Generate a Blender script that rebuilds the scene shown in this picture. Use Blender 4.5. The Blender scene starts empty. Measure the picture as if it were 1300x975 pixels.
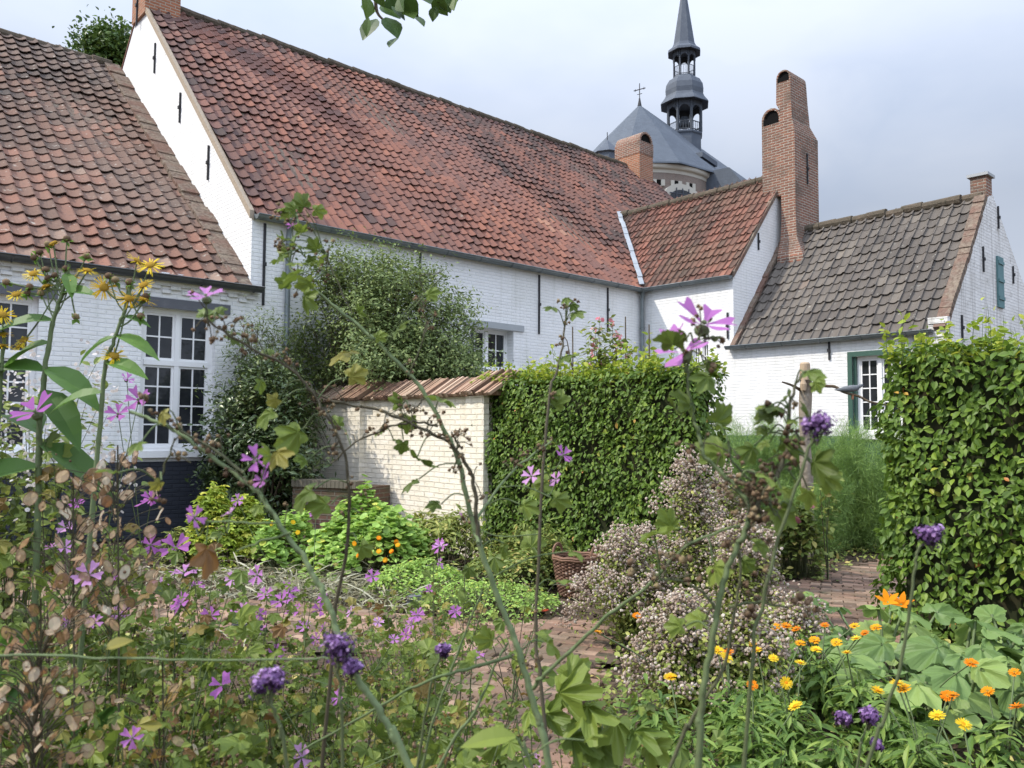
import bpy, math
import numpy as np
from mathutils import Vector

sc = bpy.context.scene
R = math.radians
# ------------------------------------------------------------------ camera
CAM_H = 1.6
F_PX, PITCH, ROLL = 1039.2, R(3.313), R(0.36)
cd = bpy.data.cameras.new('camera'); cam = bpy.data.objects.new('camera', cd); sc.collection.objects.link(cam)
sc.camera = cam
cd.sensor_fit = 'HORIZONTAL'; cd.sensor_width = 36; cd.lens = 36 * F_PX / 1300
cd.clip_start = 0.05; cd.clip_end = 2000
_f = np.array([0, math.cos(PITCH), math.sin(PITCH)]); _u = np.array([0, -math.sin(PITCH), math.cos(PITCH)]); _r = np.array([1., 0, 0])
# roll: image content turned clockwise
C_R = _r * math.cos(ROLL) + _u * math.sin(ROLL)
C_U = _u * math.cos(ROLL) - _r * math.sin(ROLL)
C_F = _f
from mathutils import Matrix
cam.matrix_world = Matrix(((C_R[0], C_U[0], -C_F[0], 0), (C_R[1], C_U[1], -C_F[1], 0), (C_R[2], C_U[2], -C_F[2], CAM_H), (0, 0, 0, 1)))
cd.dof.use_dof = True; cd.dof.focus_distance = 7.0; cd.dof.aperture_fstop = 10.0

# ------------------------------------------------------------------ world + sun
SUN_EL, SUN_AZ = 47.0, 262.0          # azimuth clockwise from +Y (to the sun)
w = bpy.data.worlds.new('World'); sc.world = w; w.use_nodes = True
nt = w.node_tree; nt.nodes.clear()
def N(nt, t, **k):
    n = nt.nodes.new(t)
    for a, b in k.items(): setattr(n, a, b)
    return n
L = lambda nt, a, b: nt.links.new(a, b)
out = N(nt, 'ShaderNodeOutputWorld'); bg = N(nt, 'ShaderNodeBackground'); bg.inputs[1].default_value = 0.12
sky = N(nt, 'ShaderNodeTexSky', sky_type='NISHITA', sun_disc=False)
sky.sun_elevation = R(SUN_EL); sky.sun_rotation = R(SUN_AZ); sky.air_density = 1.2; sky.dust_density = 3.0; sky.ozone_density = 1.5
tc = N(nt, 'ShaderNodeTexCoord'); mp = N(nt, 'ShaderNodeMapping'); mp.inputs['Scale'].default_value = (1, 1, 2.2); mp.inputs['Location'].default_value = (0.35, 0.1, 0.25)
ns = N(nt, 'ShaderNodeTexNoise'); ns.inputs['Scale'].default_value = 2.3; ns.inputs['Detail'].default_value = 5; ns.inputs['Roughness'].default_value = 0.5
cr = N(nt, 'ShaderNodeValToRGB'); cr.color_ramp.elements[0].position = 0.36; cr.color_ramp.elements[1].position = 0.66
cr.color_ramp.elements[0].color = (0, 0, 0, 1); cr.color_ramp.elements[1].color = (1, 1, 1, 1)
cl_dir = C_F + C_R * ((965 - 650) / F_PX) - C_U * ((110 - 487.5) / F_PX); cl_dir = cl_dir / np.linalg.norm(cl_dir)
dm = N(nt, 'ShaderNodeVectorMath', operation='DISTANCE'); dm.inputs[1].default_value = tuple(cl_dir)      # one brighter cloud bank low in that part of the sky
wn = N(nt, 'ShaderNodeTexNoise'); wn.inputs['Scale'].default_value = 9; wn.inputs['Detail'].default_value = 5
wa_ = N(nt, 'ShaderNodeMath', operation='MULTIPLY_ADD'); wa_.inputs[1].default_value = .22; wa_.inputs[2].default_value = -.11
wb_ = N(nt, 'ShaderNodeMath', operation='ADD'); wc_ = N(nt, 'ShaderNodeMapRange'); wc_.inputs['From Min'].default_value = .19; wc_.inputs['From Max'].default_value = .03; wc_.inputs['To Max'].default_value = .9; wc_.interpolation_type = 'SMOOTHSTEP'
wd_ = N(nt, 'ShaderNodeMath', operation='MAXIMUM')
cc = N(nt, 'ShaderNodeMix', data_type='RGBA')      # cloud colour: thin violet-grey to white
cc.inputs['A'].default_value = (3.65, 4.25, 5.45, 1); cc.inputs['B'].default_value = (5.0, 5.4, 6.25, 1)
mx = N(nt, 'ShaderNodeMix', data_type='RGBA'); mx.inputs['Factor'].default_value = 0.86
# overcast brightens towards the zenith
sp = N(nt, 'ShaderNodeSeparateXYZ'); rz = N(nt, 'ShaderNodeMapRange'); rz.inputs['From Min'].default_value = 0.25; rz.inputs['From Max'].default_value = 0.9
rz.inputs['To Min'].default_value = 1.0; rz.inputs['To Max'].default_value = 3.0
ry = N(nt, 'ShaderNodeMapRange'); ry.inputs['From Min'].default_value = 0.5; ry.inputs['From Max'].default_value = -0.8
ry.inputs['To Min'].default_value = 1.0; ry.inputs['To Max'].default_value = 1.7
mu = N(nt, 'ShaderNodeMath', operation='MULTIPLY'); vm = N(nt, 'ShaderNodeVectorMath', operation='SCALE')
L(nt, tc.outputs['Generated'], mp.inputs[0]); L(nt, mp.outputs[0], ns.inputs['Vector']); L(nt, ns.outputs[0], cr.inputs[0])
L(nt, tc.outputs['Generated'], dm.inputs[0]); L(nt, tc.outputs['Generated'], wn.inputs['Vector']); L(nt, wn.outputs[0], wa_.inputs[0]); L(nt, dm.outputs['Value'], wb_.inputs[0]); L(nt, wa_.outputs[0], wb_.inputs[1])
L(nt, wb_.outputs[0], wc_.inputs[0]); L(nt, wc_.outputs[0], wd_.inputs[1]); L(nt, cr.outputs[0], wd_.inputs[0]); L(nt, wd_.outputs[0], cc.inputs['Factor']); L(nt, sky.outputs[0], mx.inputs['A']); L(nt, cc.outputs['Result'], mx.inputs['B'])
L(nt, tc.outputs['Generated'], sp.inputs[0]); L(nt, sp.outputs[2], rz.inputs[0]); L(nt, sp.outputs[1], ry.inputs[0])
L(nt, rz.outputs[0], mu.inputs[0]); L(nt, ry.outputs[0], mu.inputs[1])
L(nt, mx.outputs['Result'], vm.inputs[0]); L(nt, mu.outputs[0], vm.inputs['Scale']); L(nt, vm.outputs[0], bg.inputs[0]); L(nt, bg.outputs[0], out.inputs[0])
sl = bpy.data.lights.new('sun', 'SUN'); sl.energy = 3.9; sl.angle = R(1.0); sl.color = (1.0, 0.93, 0.82)
so = bpy.data.objects.new('sun', sl); sc.collection.objects.link(so)
sd = Vector((math.sin(R(SUN_AZ)) * math.cos(R(SUN_EL)), math.cos(R(SUN_AZ)) * math.cos(R(SUN_EL)), math.sin(R(SUN_EL))))
so.rotation_euler = sd.to_track_quat('Z', 'Y').to_euler(); so.location = (0, 0, 40)
sc.view_settings.view_transform = 'Standard'; sc.view_settings.look = 'None'; sc.view_settings.exposure = 0.05; sc.view_settings.gamma = 1
sc.cycles.max_bounces = 5; sc.cycles.diffuse_bounces = 3; sc.cycles.glossy_bounces = 2; sc.cycles.transmission_bounces = 3; sc.cycles.transparent_max_bounces = 4
sc.cycles.use_adaptive_sampling = True; sc.cycles.adaptive_threshold = 0.02; sc.cycles.use_denoising = True
try: sc.cycles.denoiser = 'OPENIMAGEDENOISE'
except Exception: pass
sc.cycles.sample_clamp_indirect = 4

# ------------------------------------------------------------------ picture point -> place
ORG = np.array([0, 0, CAM_H])
def ray(px, py): return C_F + C_R * ((px - 650) / F_PX) - C_U * ((py - 487.5) / F_PX)
def at(px, py, Y):
    d = ray(px, py); return ORG + d * (Y / d[1])
def gnd(px, py, z=0.):
    d = ray(px, py); return ORG + d * ((z - CAM_H) / d[2])
AZ = R(47.39); P0 = np.array([-4.262, 13.193, 0.])
EU = np.array([math.sin(AZ), math.cos(AZ), 0]); EV = np.array([-math.cos(AZ), math.sin(AZ), 0]); EZ = np.array([0, 0, 1.])
def W(a, b, z): return P0 + EU * a + EV * b + EZ * z
def hit(px, py, axis, val):
    """point (a, b, z) where the sight line meets the plane a=val or b=val of the house grid"""
    d = ray(px, py); E_ = EU if axis == 'a' else EV
    t = (val - (ORG - P0) @ E_) / (d @ E_); p = ORG + d * t - P0
    return p @ EU, p @ EV, p[2]

# ------------------------------------------------------------------ helpers
rng = np.random.default_rng(7)
def empty(name, loc, label, cat, group=None, kind=None):
    o = bpy.data.objects.new(name, None); sc.collection.objects.link(o); o.location = tuple(loc)
    o.empty_display_size = .2
    tag(o, label, cat, group, kind); return o
def tag(o, label=None, cat=None, group=None, kind=None):
    if label: o['label'] = label
    if cat: o['category'] = cat
    if group: o['group'] = group
    if kind: o['kind'] = kind
    return o
def unit(v): v = np.asarray(v, float); return v / (np.linalg.norm(v, axis=-1, keepdims=True) + 1e-9)
class MB:
    """collects chunks of geometry and links them as one mesh object"""
    def __init__(s): s.V = []; s.n = 0; s.F = []
    def add(s, V, F, mat=0, rnd=0.5):
        V = np.asarray(V, float).reshape(-1, 3)
        if not len(V): return
        F = [np.asarray(F, int)] if isinstance(F, np.ndarray) else _bysize(F)
        for f in F:
            if len(f): s.F.append((f + s.n, mat, np.broadcast_to(np.asarray(rnd, float), (len(f),)) if np.ndim(rnd) == 0 or len(rnd) == len(f) else np.full(len(f), float(np.mean(rnd)))))
        s.V.append(V); s.n += len(V)
    def box(s, O, X, Y, Z, x0, x1, y0, y1, z0, z1, mat=0, rnd=0.5):
        O = np.asarray(O, float); c = [O + X * x + Y * y + Z * z for z in (z0, z1) for y in (y0, y1) for x in (x0, x1)]
        s.add(c, [(0, 2, 3, 1), (4, 5, 7, 6), (0, 1, 5, 4), (2, 6, 7, 3), (0, 4, 6, 2), (1, 3, 7, 5)], mat, rnd)
    def poly(s, P, mat=0, rnd=.5): s.add(P, [tuple(range(len(P)))], mat, rnd)
    def prism(s, P, D, mat=0, rnd=.5, cap=True):
        P = np.asarray(P, float); n = len(P); V = np.vstack([P, P + np.asarray(D, float)])
        F = [(i, (i + 1) % n, n + (i + 1) % n, n + i) for i in range(n)]
        if cap: F += [tuple(range(n))[::-1], tuple(range(n, 2 * n))]
        s.add(V, F, mat, rnd)
    def tube(s, pts, r, sides=5, mat=0, rnd=.5, cap=True):
        pts = np.asarray(pts, float); n = len(pts); r = np.broadcast_to(np.asarray(r, float), (n,))
        T = unit(np.gradient(pts, axis=0)); ref = np.where(np.abs(T[:, 2:3]) > .9, np.array([[1., 0, 0]]), np.array([[0, 0, 1.]]))
        if n > 1 and np.abs(T[:, 2]).max() > .9 and np.abs(T[:, 2]).min() < .95: ref = np.tile([[.31, .95, .02]], (n, 1))
        A = unit(np.cross(T, ref)); B = np.cross(T, A)
        an = np.arange(sides) * 2 * np.pi / sides
        V = pts[:, None] + r[:, None, None] * (A[:, None] * np.cos(an)[None, :, None] + B[:, None] * np.sin(an)[None, :, None])
        i = np.arange(n - 1)[:, None] * sides; j = np.arange(sides)[None]; k = (j + 1) % sides
        F = np.stack([i + j, i + k, i + sides + k, i + sides + j], -1).reshape(-1, 4)
        F = [tuple(f) for f in F]
        if cap: F += [tuple(range(sides)), tuple(range((n - 1) * sides, n * sides))[::-1]]
        s.add(V.reshape(-1, 3), F, mat, rnd)
    def rings(s, C, radii, zs, sides=8, mat=0, a0=0., rnd=.5, sx=1., sy=1., cap=True):
        C = np.asarray(C, float); an = a0 + np.arange(sides) * 2 * np.pi / sides
        V = np.array([[C[0] + r * math.cos(t) * sx, C[1] + r * math.sin(t) * sy, C[2] + z] for r, z in zip(radii, zs) for t in an])
        F = [(q * sides + j, q * sides + (j + 1) % sides, (q + 1) * sides + (j + 1) % sides, (q + 1) * sides + j) for q in range(len(zs) - 1) for j in range(sides)]
        if cap: F += [tuple(range(sides))[::-1], tuple(range((len(zs) - 1) * sides, len(zs) * sides))]
        s.add(V, F, mat, rnd)
    def scatter(s, T, P, Rm, S, mat=0, rnd=None):
        """copies of a template (V, F) at points P with rotations Rm (m,3,3; columns x y z) and sizes S"""
        TV, TF = T; P = np.asarray(P, float); m = len(P)
        if m == 0: return
        S = np.broadcast_to(np.asarray(S, float), (m,)) if np.ndim(S) < 2 else np.asarray(S)
        tv = TV[None] * (S[:, None, None] if S.ndim == 1 else S[:, None, :])
        V = np.einsum('mij,mkj->mki', Rm, tv) + P[:, None]
        nv = len(TV); off = (np.arange(m) * nv)
        if rnd is None: rnd = rng.random(m)
        rnd = np.broadcast_to(np.asarray(rnd, float), (m,))
        base = s.n; s.V.append(V.reshape(-1, 3)); s.n += m * nv
        for f in _bysize(TF):
            s.F.append(((f[None] + off[:, None, None]).reshape(-1, f.shape[1]) + base, mat, np.repeat(rnd, len(f))))
    def build(s, name, mats, parent=None, uv=False, smooth=False, org=None):
        if not s.V: return None
        V = np.vstack(s.V); o0 = np.zeros(3) if org is None else np.asarray(org, float)
        if parent is not None:
            p = parent; o0 = np.zeros(3)
            while p is not None: o0 = o0 + np.array(p.location); p = p.parent
        me = bpy.data.meshes.new(name); me.vertices.add(len(V)); me.vertices.foreach_set('co', (V - o0).astype(np.float32).ravel())
        tot = np.concatenate([np.full(len(f), f.shape[1]) for f, _, _ in s.F]); loops = np.concatenate([f.ravel() for f, _, _ in s.F])
        me.loops.add(len(loops)); me.loops.foreach_set('vertex_index', loops.astype(np.int32))
        st = np.concatenate([[0], np.cumsum(tot)[:-1]])
        me.polygons.add(len(tot)); me.polygons.foreach_set('loop_start', st.astype(np.int32)); me.polygons.foreach_set('loop_total', tot.astype(np.int32))
        me.polygons.foreach_set('material_index', np.concatenate([np.full(len(f), m) for f, m, _ in s.F]).astype(np.int32))
        rn = np.concatenate([r for _, _, r in s.F])
        me.update(calc_edges=True)
        me.attributes.new('rnd', 'FLOAT', 'FACE').data.foreach_set('value', rn.astype(np.float32))
        if uv:
            me.update(); nrm = np.zeros(len(tot) * 3, np.float32); me.polygons.foreach_get('normal', nrm); nrm = nrm.reshape(-1, 3).astype(float)
            t = np.cross([[0, 0, 1.]], nrm); fl = np.linalg.norm(t, axis=1) < .05
            t[fl] = EU; t = unit(t); b = np.cross(nrm, t)
            tt = np.repeat(t, tot, axis=0); bb = np.repeat(b, tot, axis=0); pv = V[loops]
            U_ = np.stack([(pv * tt).sum(1), (pv * bb).sum(1)], 1).astype(np.float32)
            me.uv_layers.new(name='UVMap').data.foreach_set('uv', U_.ravel())
        sm = smooth or name in ('stem', 'twig', 'trunk', 'branch', 'gutter', 'downpipe', 'flower_stalk', 'seed_head', 'bell', 'shoot')
        me.polygons.foreach_set('use_smooth', np.full(len(tot), sm))
        for m in (mats if isinstance(mats, (list, tuple)) else [mats]): me.materials.append(m)
        me.validate(); o = bpy.data.objects.new(name, me); sc.collection.objects.link(o)
        if parent is not None: o.parent = parent
        else: o.location = tuple(o0)
        return o
def _bysize(F):
    if isinstance(F, np.ndarray): return [F]
    d = {}
    for f in F: d.setdefault(len(f), []).append(f)
    return [np.array(v, int) for v in d.values()]
def smooth(pts, k=6):
    """Catmull-Rom through the points"""
    P = np.asarray(pts, float)
    if len(P) < 3: return np.array([P[0] + (P[-1] - P[0]) * t for t in np.linspace(0, 1, k)])
    P = np.vstack([2 * P[0] - P[1], P, 2 * P[-1] - P[-2]]); o = []
    for i in range(1, len(P) - 2):
        for t in np.arange(k) / k:
            a, b, c, d = P[i - 1:i + 3]
            o.append(.5 * (2 * b + (c - a) * t + (2 * a - 5 * b + 4 * c - d) * t * t + (3 * b - a - 3 * c + d) * t ** 3))
    o.append(P[-2]); return np.array(o)
def frames(nrm, up):
    """rotation matrices: z = nrm, y as close as possible to up"""
    Z = unit(nrm); X = unit(np.cross(up, Z)); Y = np.cross(Z, X); return np.stack([X, Y, Z], -1)
def rdir(m, zb=0.): v = rng.normal(size=(m, 3)); v[:, 2] += zb; return unit(v)

# ------------------------------------------------------------------ materials
def mat(name, base=(.5, .5, .5), rough=.8, spec=.3, ramp=None, attr='rnd', noise=None, bump=None, trans=0., metal=0., coords='Object', extra=None):
    m = bpy.data.materials.new(name); m.use_nodes = True; t = m.node_tree; b = t.nodes['Principled BSDF']
    b.inputs['Roughness'].default_value = rough; b.inputs['Specular IOR Level'].default_value = spec; b.inputs['Metallic'].default_value = metal
    b.inputs['Base Color'].default_value = (*base, 1); col = None
    tcn = N(t, 'ShaderNodeTexCoord')
    if ramp:
        a = N(t, 'ShaderNodeAttribute', attribute_name=attr); r = N(t, 'ShaderNodeValToRGB'); els = r.color_ramp.elements
        while len(els) < len(ramp): els.new(.5)
        for e_, (p, c) in zip(els, ramp): e_.position = p; e_.color = (*c, 1)
        L(t, a.outputs['Fac'], r.inputs[0]); col = r.outputs[0]
    if noise:   # list of (scale, colour, lo, hi, amount)
        for scale, c, lo, hi, am in noise:
            n = N(t, 'ShaderNodeTexNoise'); n.inputs['Scale'].default_value = scale; n.inputs['Detail'].default_value = 6; n.inputs['Roughness'].default_value = .62
            L(t, tcn.outputs[coords], n.inputs['Vector'])
            q = N(t, 'ShaderNodeMapRange'); q.inputs['From Min'].default_value = lo; q.inputs['From Max'].default_value = hi; q.inputs['To Max'].default_value = am
            L(t, n.outputs[0], q.inputs[0]); x = N(t, 'ShaderNodeMix', data_type='RGBA')
            if col is None: x.inputs['A'].default_value = (*base, 1)
            else: L(t, col, x.inputs['A'])
            x.inputs['B'].default_value = (*c, 1); L(t, q.outputs[0], x.inputs['Factor']); col = x.outputs['Result']
    if extra: col = extra(t, b, col, tcn)
    if col is not None: L(t, col, b.inputs['Base Color'])
    if bump:    # (scale, strength, distance)
        n = N(t, 'ShaderNodeTexNoise'); n.inputs['Scale'].default_value = bump[0]; n.inputs['Detail'].default_value = 5
        L(t, tcn.outputs[coords], n.inputs['Vector']); bp = N(t, 'ShaderNodeBump'); bp.inputs['Strength'].default_value = bump[1]; bp.inputs['Distance'].default_value = bump[2]
        if b.inputs['Normal'].links: L(t, b.inputs['Normal'].links[0].from_socket, bp.inputs['Normal'])
        L(t, n.outputs[0], bp.inputs['Height']); L(t, bp.outputs[0], b.inputs['Normal'])
    if trans:
        tr = N(t, 'ShaderNodeBsdfTranslucent'); ms = N(t, 'ShaderNodeMixShader'); ms.inputs[0].default_value = trans
        if col is not None: L(t, col, tr.inputs[0])
        else: tr.inputs[0].default_value = (*base, 1)
        L(t, b.outputs[0], ms.inputs[1]); L(t, tr.outputs[0], ms.inputs[2]); L(t, ms.outputs[0], t.nodes['Material Output'].inputs[0])
    return m
def brickwork(mortar, c1, c2, bw=.22, bh=.065, mort=.01, bstr=.6, wash=False, vary=None, bumpd=.012):
    """returns an `extra` hook that lays bricks in metres on the UV map"""
    def f(t, b, col, tcn):
        # wobble so that hand-made courses are not ruler straight
        nw = N(t, 'ShaderNodeTexNoise'); nw.inputs['Scale'].default_value = 1.6; nw.inputs['Detail'].default_value = 4
        L(t, tcn.outputs['UV'], nw.inputs['Vector']); sb = N(t, 'ShaderNodeVectorMath', operation='SUBTRACT'); sb.inputs[1].default_value = (.5, .5, .5)
        sca = N(t, 'ShaderNodeVectorMath', operation='SCALE'); sca.inputs['Scale'].default_value = .035
        ad = N(t, 'ShaderNodeVectorMath', operation='ADD')
        L(t, nw.outputs['Color'], sb.inputs[0]); L(t, sb.outputs[0], sca.inputs[0]); L(t, sca.outputs[0], ad.inputs[0]); L(t, tcn.outputs['UV'], ad.inputs[1])
        k = N(t, 'ShaderNodeTexBrick'); k.inputs['Scale'].default_value = 1; k.inputs['Brick Width'].default_value = bw; k.inputs['Row Height'].default_value = bh
        k.inputs['Mortar Size'].default_value = mort; k.inputs['Mortar Smooth'].default_value = .45; k.inputs['Bias'].default_value = 0
        k.inputs['Color1'].default_value = (*c1, 1); k.inputs['Color2'].default_value = (*c2, 1); k.inputs['Mortar'].default_value = (*mortar, 1)
        L(t, ad.outputs[0], k.inputs['Vector'])
        n2 = N(t, 'ShaderNodeTexNoise'); n2.inputs['Scale'].default_value = 28; n2.inputs['Detail'].default_value = 3; L(t, tcn.outputs['UV'], n2.inputs['Vector'])
        # uneven brick faces: each brick sits a little in or out
        k2 = N(t, 'ShaderNodeTexBrick'); 
        for i_ in ('Scale', 'Brick Width', 'Row Height', 'Mortar Size'): k2.inputs[i_].default_value = k.inputs[i_].default_value
        k2.inputs['Color1'].default_value = (0, 0, 0, 1); k2.inputs['Color2'].default_value = (1, 1, 1, 1); k2.inputs['Mortar'].default_value = (.5, .5, .5, 1)
        L(t, ad.outputs[0], k2.inputs['Vector'])
        inv = N(t, 'ShaderNodeMath', operation='MULTIPLY_ADD'); inv.inputs[1].default_value = -1; inv.inputs[2].default_value = 1; L(t, k.outputs['Fac'], inv.inputs[0])
        h1 = N(t, 'ShaderNodeMath', operation='MULTIPLY_ADD'); h1.inputs[1].default_value = .45; L(t, n2.outputs[0], h1.inputs[0]); L(t, inv.outputs[0], h1.inputs[2])
        h2 = N(t, 'ShaderNodeMath', operation='MULTIPLY_ADD'); h2.inputs[1].default_value = .35; L(t, k2.outputs[0], h2.inputs[0]); L(t, h1.outputs[0], h2.inputs[2])
        bp = N(t, 'ShaderNodeBump'); bp.inputs['Strength'].default_value = bstr; bp.inputs['Distance'].default_value = bumpd
        L(t, h2.outputs[0], bp.inputs['Height']); L(t, bp.outputs[0], b.inputs['Normal'])
        c = k.outputs['Color']
        for scale, cc_, lo, hi, am in (vary or []):
            n = N(t, 'ShaderNodeTexNoise'); n.inputs['Scale'].default_value = abs(scale)
            if scale < 0:    # long vertical streaks of run-off
                m2 = N(t, 'ShaderNodeMapping'); m2.inputs['Scale'].default_value = (3.2, .16, 1); L(t, tcn.outputs['UV'], m2.inputs[0]); L(t, m2.outputs[0], n.inputs['Vector'])
            n.inputs['Detail'].default_value = 7; n.inputs['Roughness'].default_value = .65
            (None if scale < 0 else L(t, tcn.outputs['UV'], n.inputs['Vector'])); q = N(t, 'ShaderNodeMapRange'); q.inputs['From Min'].default_value = lo; q.inputs['From Max'].default_value = hi; q.inputs['To Max'].default_value = am
            L(t, n.outputs[0], q.inputs[0]); x = N(t, 'ShaderNodeMix', data_type='RGBA'); L(t, c, x.inputs['A']); x.inputs['B'].default_value = (*cc_, 1)
            L(t, q.outputs[0], x.inputs['Factor']); c = x.outputs['Result']
        return c
    return f
M = {}
M['white'] = mat('whitewashed_brick', rough=.85, spec=.15, extra=brickwork((.74, .75, .75), (.82, .82, .81), (.785, .785, .77), bstr=.6, bumpd=.014, vary=[(.7, (.60, .60, .55), .5, .8, .6), (3.1, (.66, .64, .58), .55, .8, .5), (-2.2, (.52, .53, .48), .52, .78, .5), (14, (.60, .57, .5), .64, .8, .6)]))
M['white_old'] = mat('weathered_whitewash', rough=.9, spec=.1, extra=brickwork((.7, .7, .68), (.80, .79, .76), (.73, .72, .69), bstr=.9, vary=[(.8, (.50, .48, .43), .48, .75, .75), (-1.8, (.32, .30, .27), .50, .72, .75), (4, (.30, .28, .25), .58, .72, .7), (15, (.25, .22, .2), .62, .76, .6)]))
M['cream'] = mat('limewashed_garden_wall', rough=.9, spec=.1, extra=brickwork((.72, .66, .54), (.82, .76, .65), (.77, .70, .57), bh=.07, bstr=.9, bumpd=.015, vary=[(-1.8, (.52, .47, .34), .5, .78, .5), (.9, (.58, .5, .36), .5, .85, .6), (6, (.5, .42, .3), .6, .8, .5)]))
M['plinth_dark'] = mat('tarred_plinth', rough=.6, spec=.4, extra=brickwork((.018, .021, .03), (.028, .032, .044), (.022, .026, .036), bstr=.8))
M['plinth_green'] = mat('green_plinth', rough=.6, spec=.3, extra=brickwork((.04, .09, .055), (.055, .12, .07), (.045, .105, .06), bstr=.6))
M['brick_red'] = mat('old_red_brick', rough=.9, spec=.1, extra=brickwork((.40, .36, .30), (.27, .125, .085), (.19, .10, .075), bstr=1.0, mort=.012, vary=[(1.1, (.13, .105, .085), .47, .66, .8), (7, (.36, .20, .12), .56, .8, .6), (17, (.10, .08, .06), .55, .75, .6)]))
M['brick_orange'] = mat('orange_brick', rough=.9, spec=.1, extra=brickwork((.40, .32, .25), (.38, .155, .085), (.29, .125, .07), bstr=.9, mort=.012, vary=[(2.3, (.22, .15, .11), .5, .75, .6)]))
M['brick_church'] = mat('church_brick', rough=.9, spec=.1, extra=brickwork((.30, .27, .24), (.19, .145, .12), (.23, .17, .14), bstr=.4, vary=[(.5, (.18, .16, .14), .4, .7, .5)]))
TILE = [(0, (.065, .048, .043)), (.15, (.10, .060, .052)), (.35, (.150, .078, .061)), (.6, (.205, .093, .067)), (.85, (.27, .118, .078)), (1, (.35, .19, .125))]
M['tile_red'] = mat('red_pantile', rough=.82, spec=.2, ramp=TILE, noise=[(.35, (.16, .10, .09), .46, .7, .5), (9, (.28, .26, .22), .62, .76, .7), (26, (.05, .045, .04), .58, .75, .65)])
M['tile_brown'] = mat('weathered_brown_pantile', rough=.85, spec=.2, ramp=[(0, (.065, .052, .045)), (.3, (.11, .074, .058)), (.6, (.16, .093, .068)), (.85, (.235, .115, .08)), (1, (.28, .21, .16))], noise=[(.5, (.17, .125, .10), .42, .66, .6), (11, (.46, .43, .37), .60, .72, .7), (24, (.05, .045, .04), .56, .75, .7)])
M['tile_annex'] = mat('mossy_red_pantile', rough=.85, spec=.2, ramp=[(0, (.055, .042, .036)), (.3, (.125, .070, .055)), (.6, (.19, .088, .065)), (.9, (.27, .12, .085)), (1, (.32, .22, .16))], noise=[(.6, (.14, .10, .07), .45, .7, .7), (9, (.32, .30, .22), .62, .75, .7), (26, (.05, .04, .035), .56, .75, .7)])
M['tile_grey'] = mat('grey_brown_pantile', rough=.8, spec=.25, ramp=[(0, (.055, .050, .045)), (.4, (.105, .092, .080)), (.75, (.145, .127, .108)), (.93, (.18, .157, .13)), (1, (.24, .15, .11))], noise=[(.7, (.10, .085, .075), .45, .7, .5), (9, (.38, .38, .33), .63, .75, .8), (24, (.04, .038, .033), .58, .75, .6)])
M['mortar'] = mat('lichened_mortar', (.19, .15, .12), rough=.95, spec=.05, noise=[(5, (.28, .24, .18), .45, .7, .7), (18, (.10, .07, .055), .45, .65, .8), (2, (.16, .09, .07), .45, .6, .7)], bump=(14, .9, .03))
M['moss_ridge'] = mat('mossy_ridge_tile', (.10, .085, .065), rough=.95, spec=.05, noise=[(4, (.17, .13, .10), .45, .7, .7), (16, (.05, .05, .035), .5, .68, .8)], bump=(14, .8, .03))
M['verge_sand'] = mat('sandy_verge_mortar', (.36, .30, .23), rough=.95, spec=.05, noise=[(6, (.36, .29, .22), .45, .7, .6)], bump=(14, .6, .02))
M['zinc'] = mat('weathered_zinc', (.16, .185, .19), rough=.5, spec=.5, metal=.3, noise=[(3, (.28, .30, .31), .45, .75, .6)])
M['gutter_dark'] = mat('dark_gutter', (.055, .06, .065), rough=.45, spec=.5, noise=[(3, (.12, .13, .13), .5, .75, .5)])
M['lead'] = mat('lead_flashing', (.26, .29, .32), rough=.55, spec=.4, noise=[(5, (.40, .42, .43), .45, .7, .6)], bump=(6, .5, .02))
M['iron'] = mat('black_iron', (.03, .03, .033), rough=.6, spec=.3)
M['white_paint'] = mat('white_gloss_paint', (.80, .80, .79), rough=.35, spec=.4, noise=[(7, (.68, .67, .64), .55, .8, .5)])
M['green_paint'] = mat('dark_green_paint', (.045, .10, .075), rough=.45, spec=.4, noise=[(8, (.08, .14, .11), .5, .8, .5)])
M['shutter'] = mat('blue_green_shutter', (.10, .20, .21), rough=.6, spec=.3, noise=[(8, (.15, .26, .26), .45, .75, .6)])
M['grey_stone'] = mat('painted_stone_lintel', (.36, .38, .39), rough=.7, spec=.2, noise=[(6, (.5, .51, .51), .5, .75, .5)])
M['grey_dark'] = mat('dark_grey_lintel', (.12, .125, .14), rough=.7, spec=.2, noise=[(6, (.18, .18, .19), .5, .75, .5)])
M['glass'] = mat('window_glass', (.012, .014, .017), rough=.05, spec=.5, bump=(2.2, .12, .03), noise=[(1.1, (.05, .053, .058), .42, .7, .8)])  # opaque and near-black; grey mottling paints in faint reflections and curtains
M['slate'] = mat('church_slate', (.085, .105, .135), rough=.65, spec=.3, extra=brickwork((.055, .066, .083), (.068, .083, .105), (.082, .10, .125), bw=.35, bh=.22, mort=.008, bstr=.5, vary=[(.35, (.10, .12, .145), .45, .75, .6)]))
M['leadwork'] = mat('grey_lead_sheet', (.085, .10, .125), rough=.75, spec=.25, noise=[(1.5, (.13, .15, .175), .45, .75, .6)])
M['belfry_dark'] = mat('belfry_timber', (.065, .075, .09), rough=.7, spec=.2)
M['stone_white'] = mat('pale_limestone', (.48, .46, .40), rough=.85, spec=.1, noise=[(3, (.48, .45, .38), .5, .75, .6)])
M['dark_void'] = mat('dark_hollow_fill', (.012, .012, .012), rough=.95, spec=0)  # near-black colour stands in for the shade inside flues, vents and rooms
M['soil'] = mat('garden_soil', (.085, .062, .045), rough=1, spec=.05, noise=[(2.2, (.15, .115, .08), .42, .68, .8), (14, (.035, .028, .022), .5, .7, .7), (40, (.22, .18, .13), .64, .72, .8)], bump=(11, 1, .08))
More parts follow.
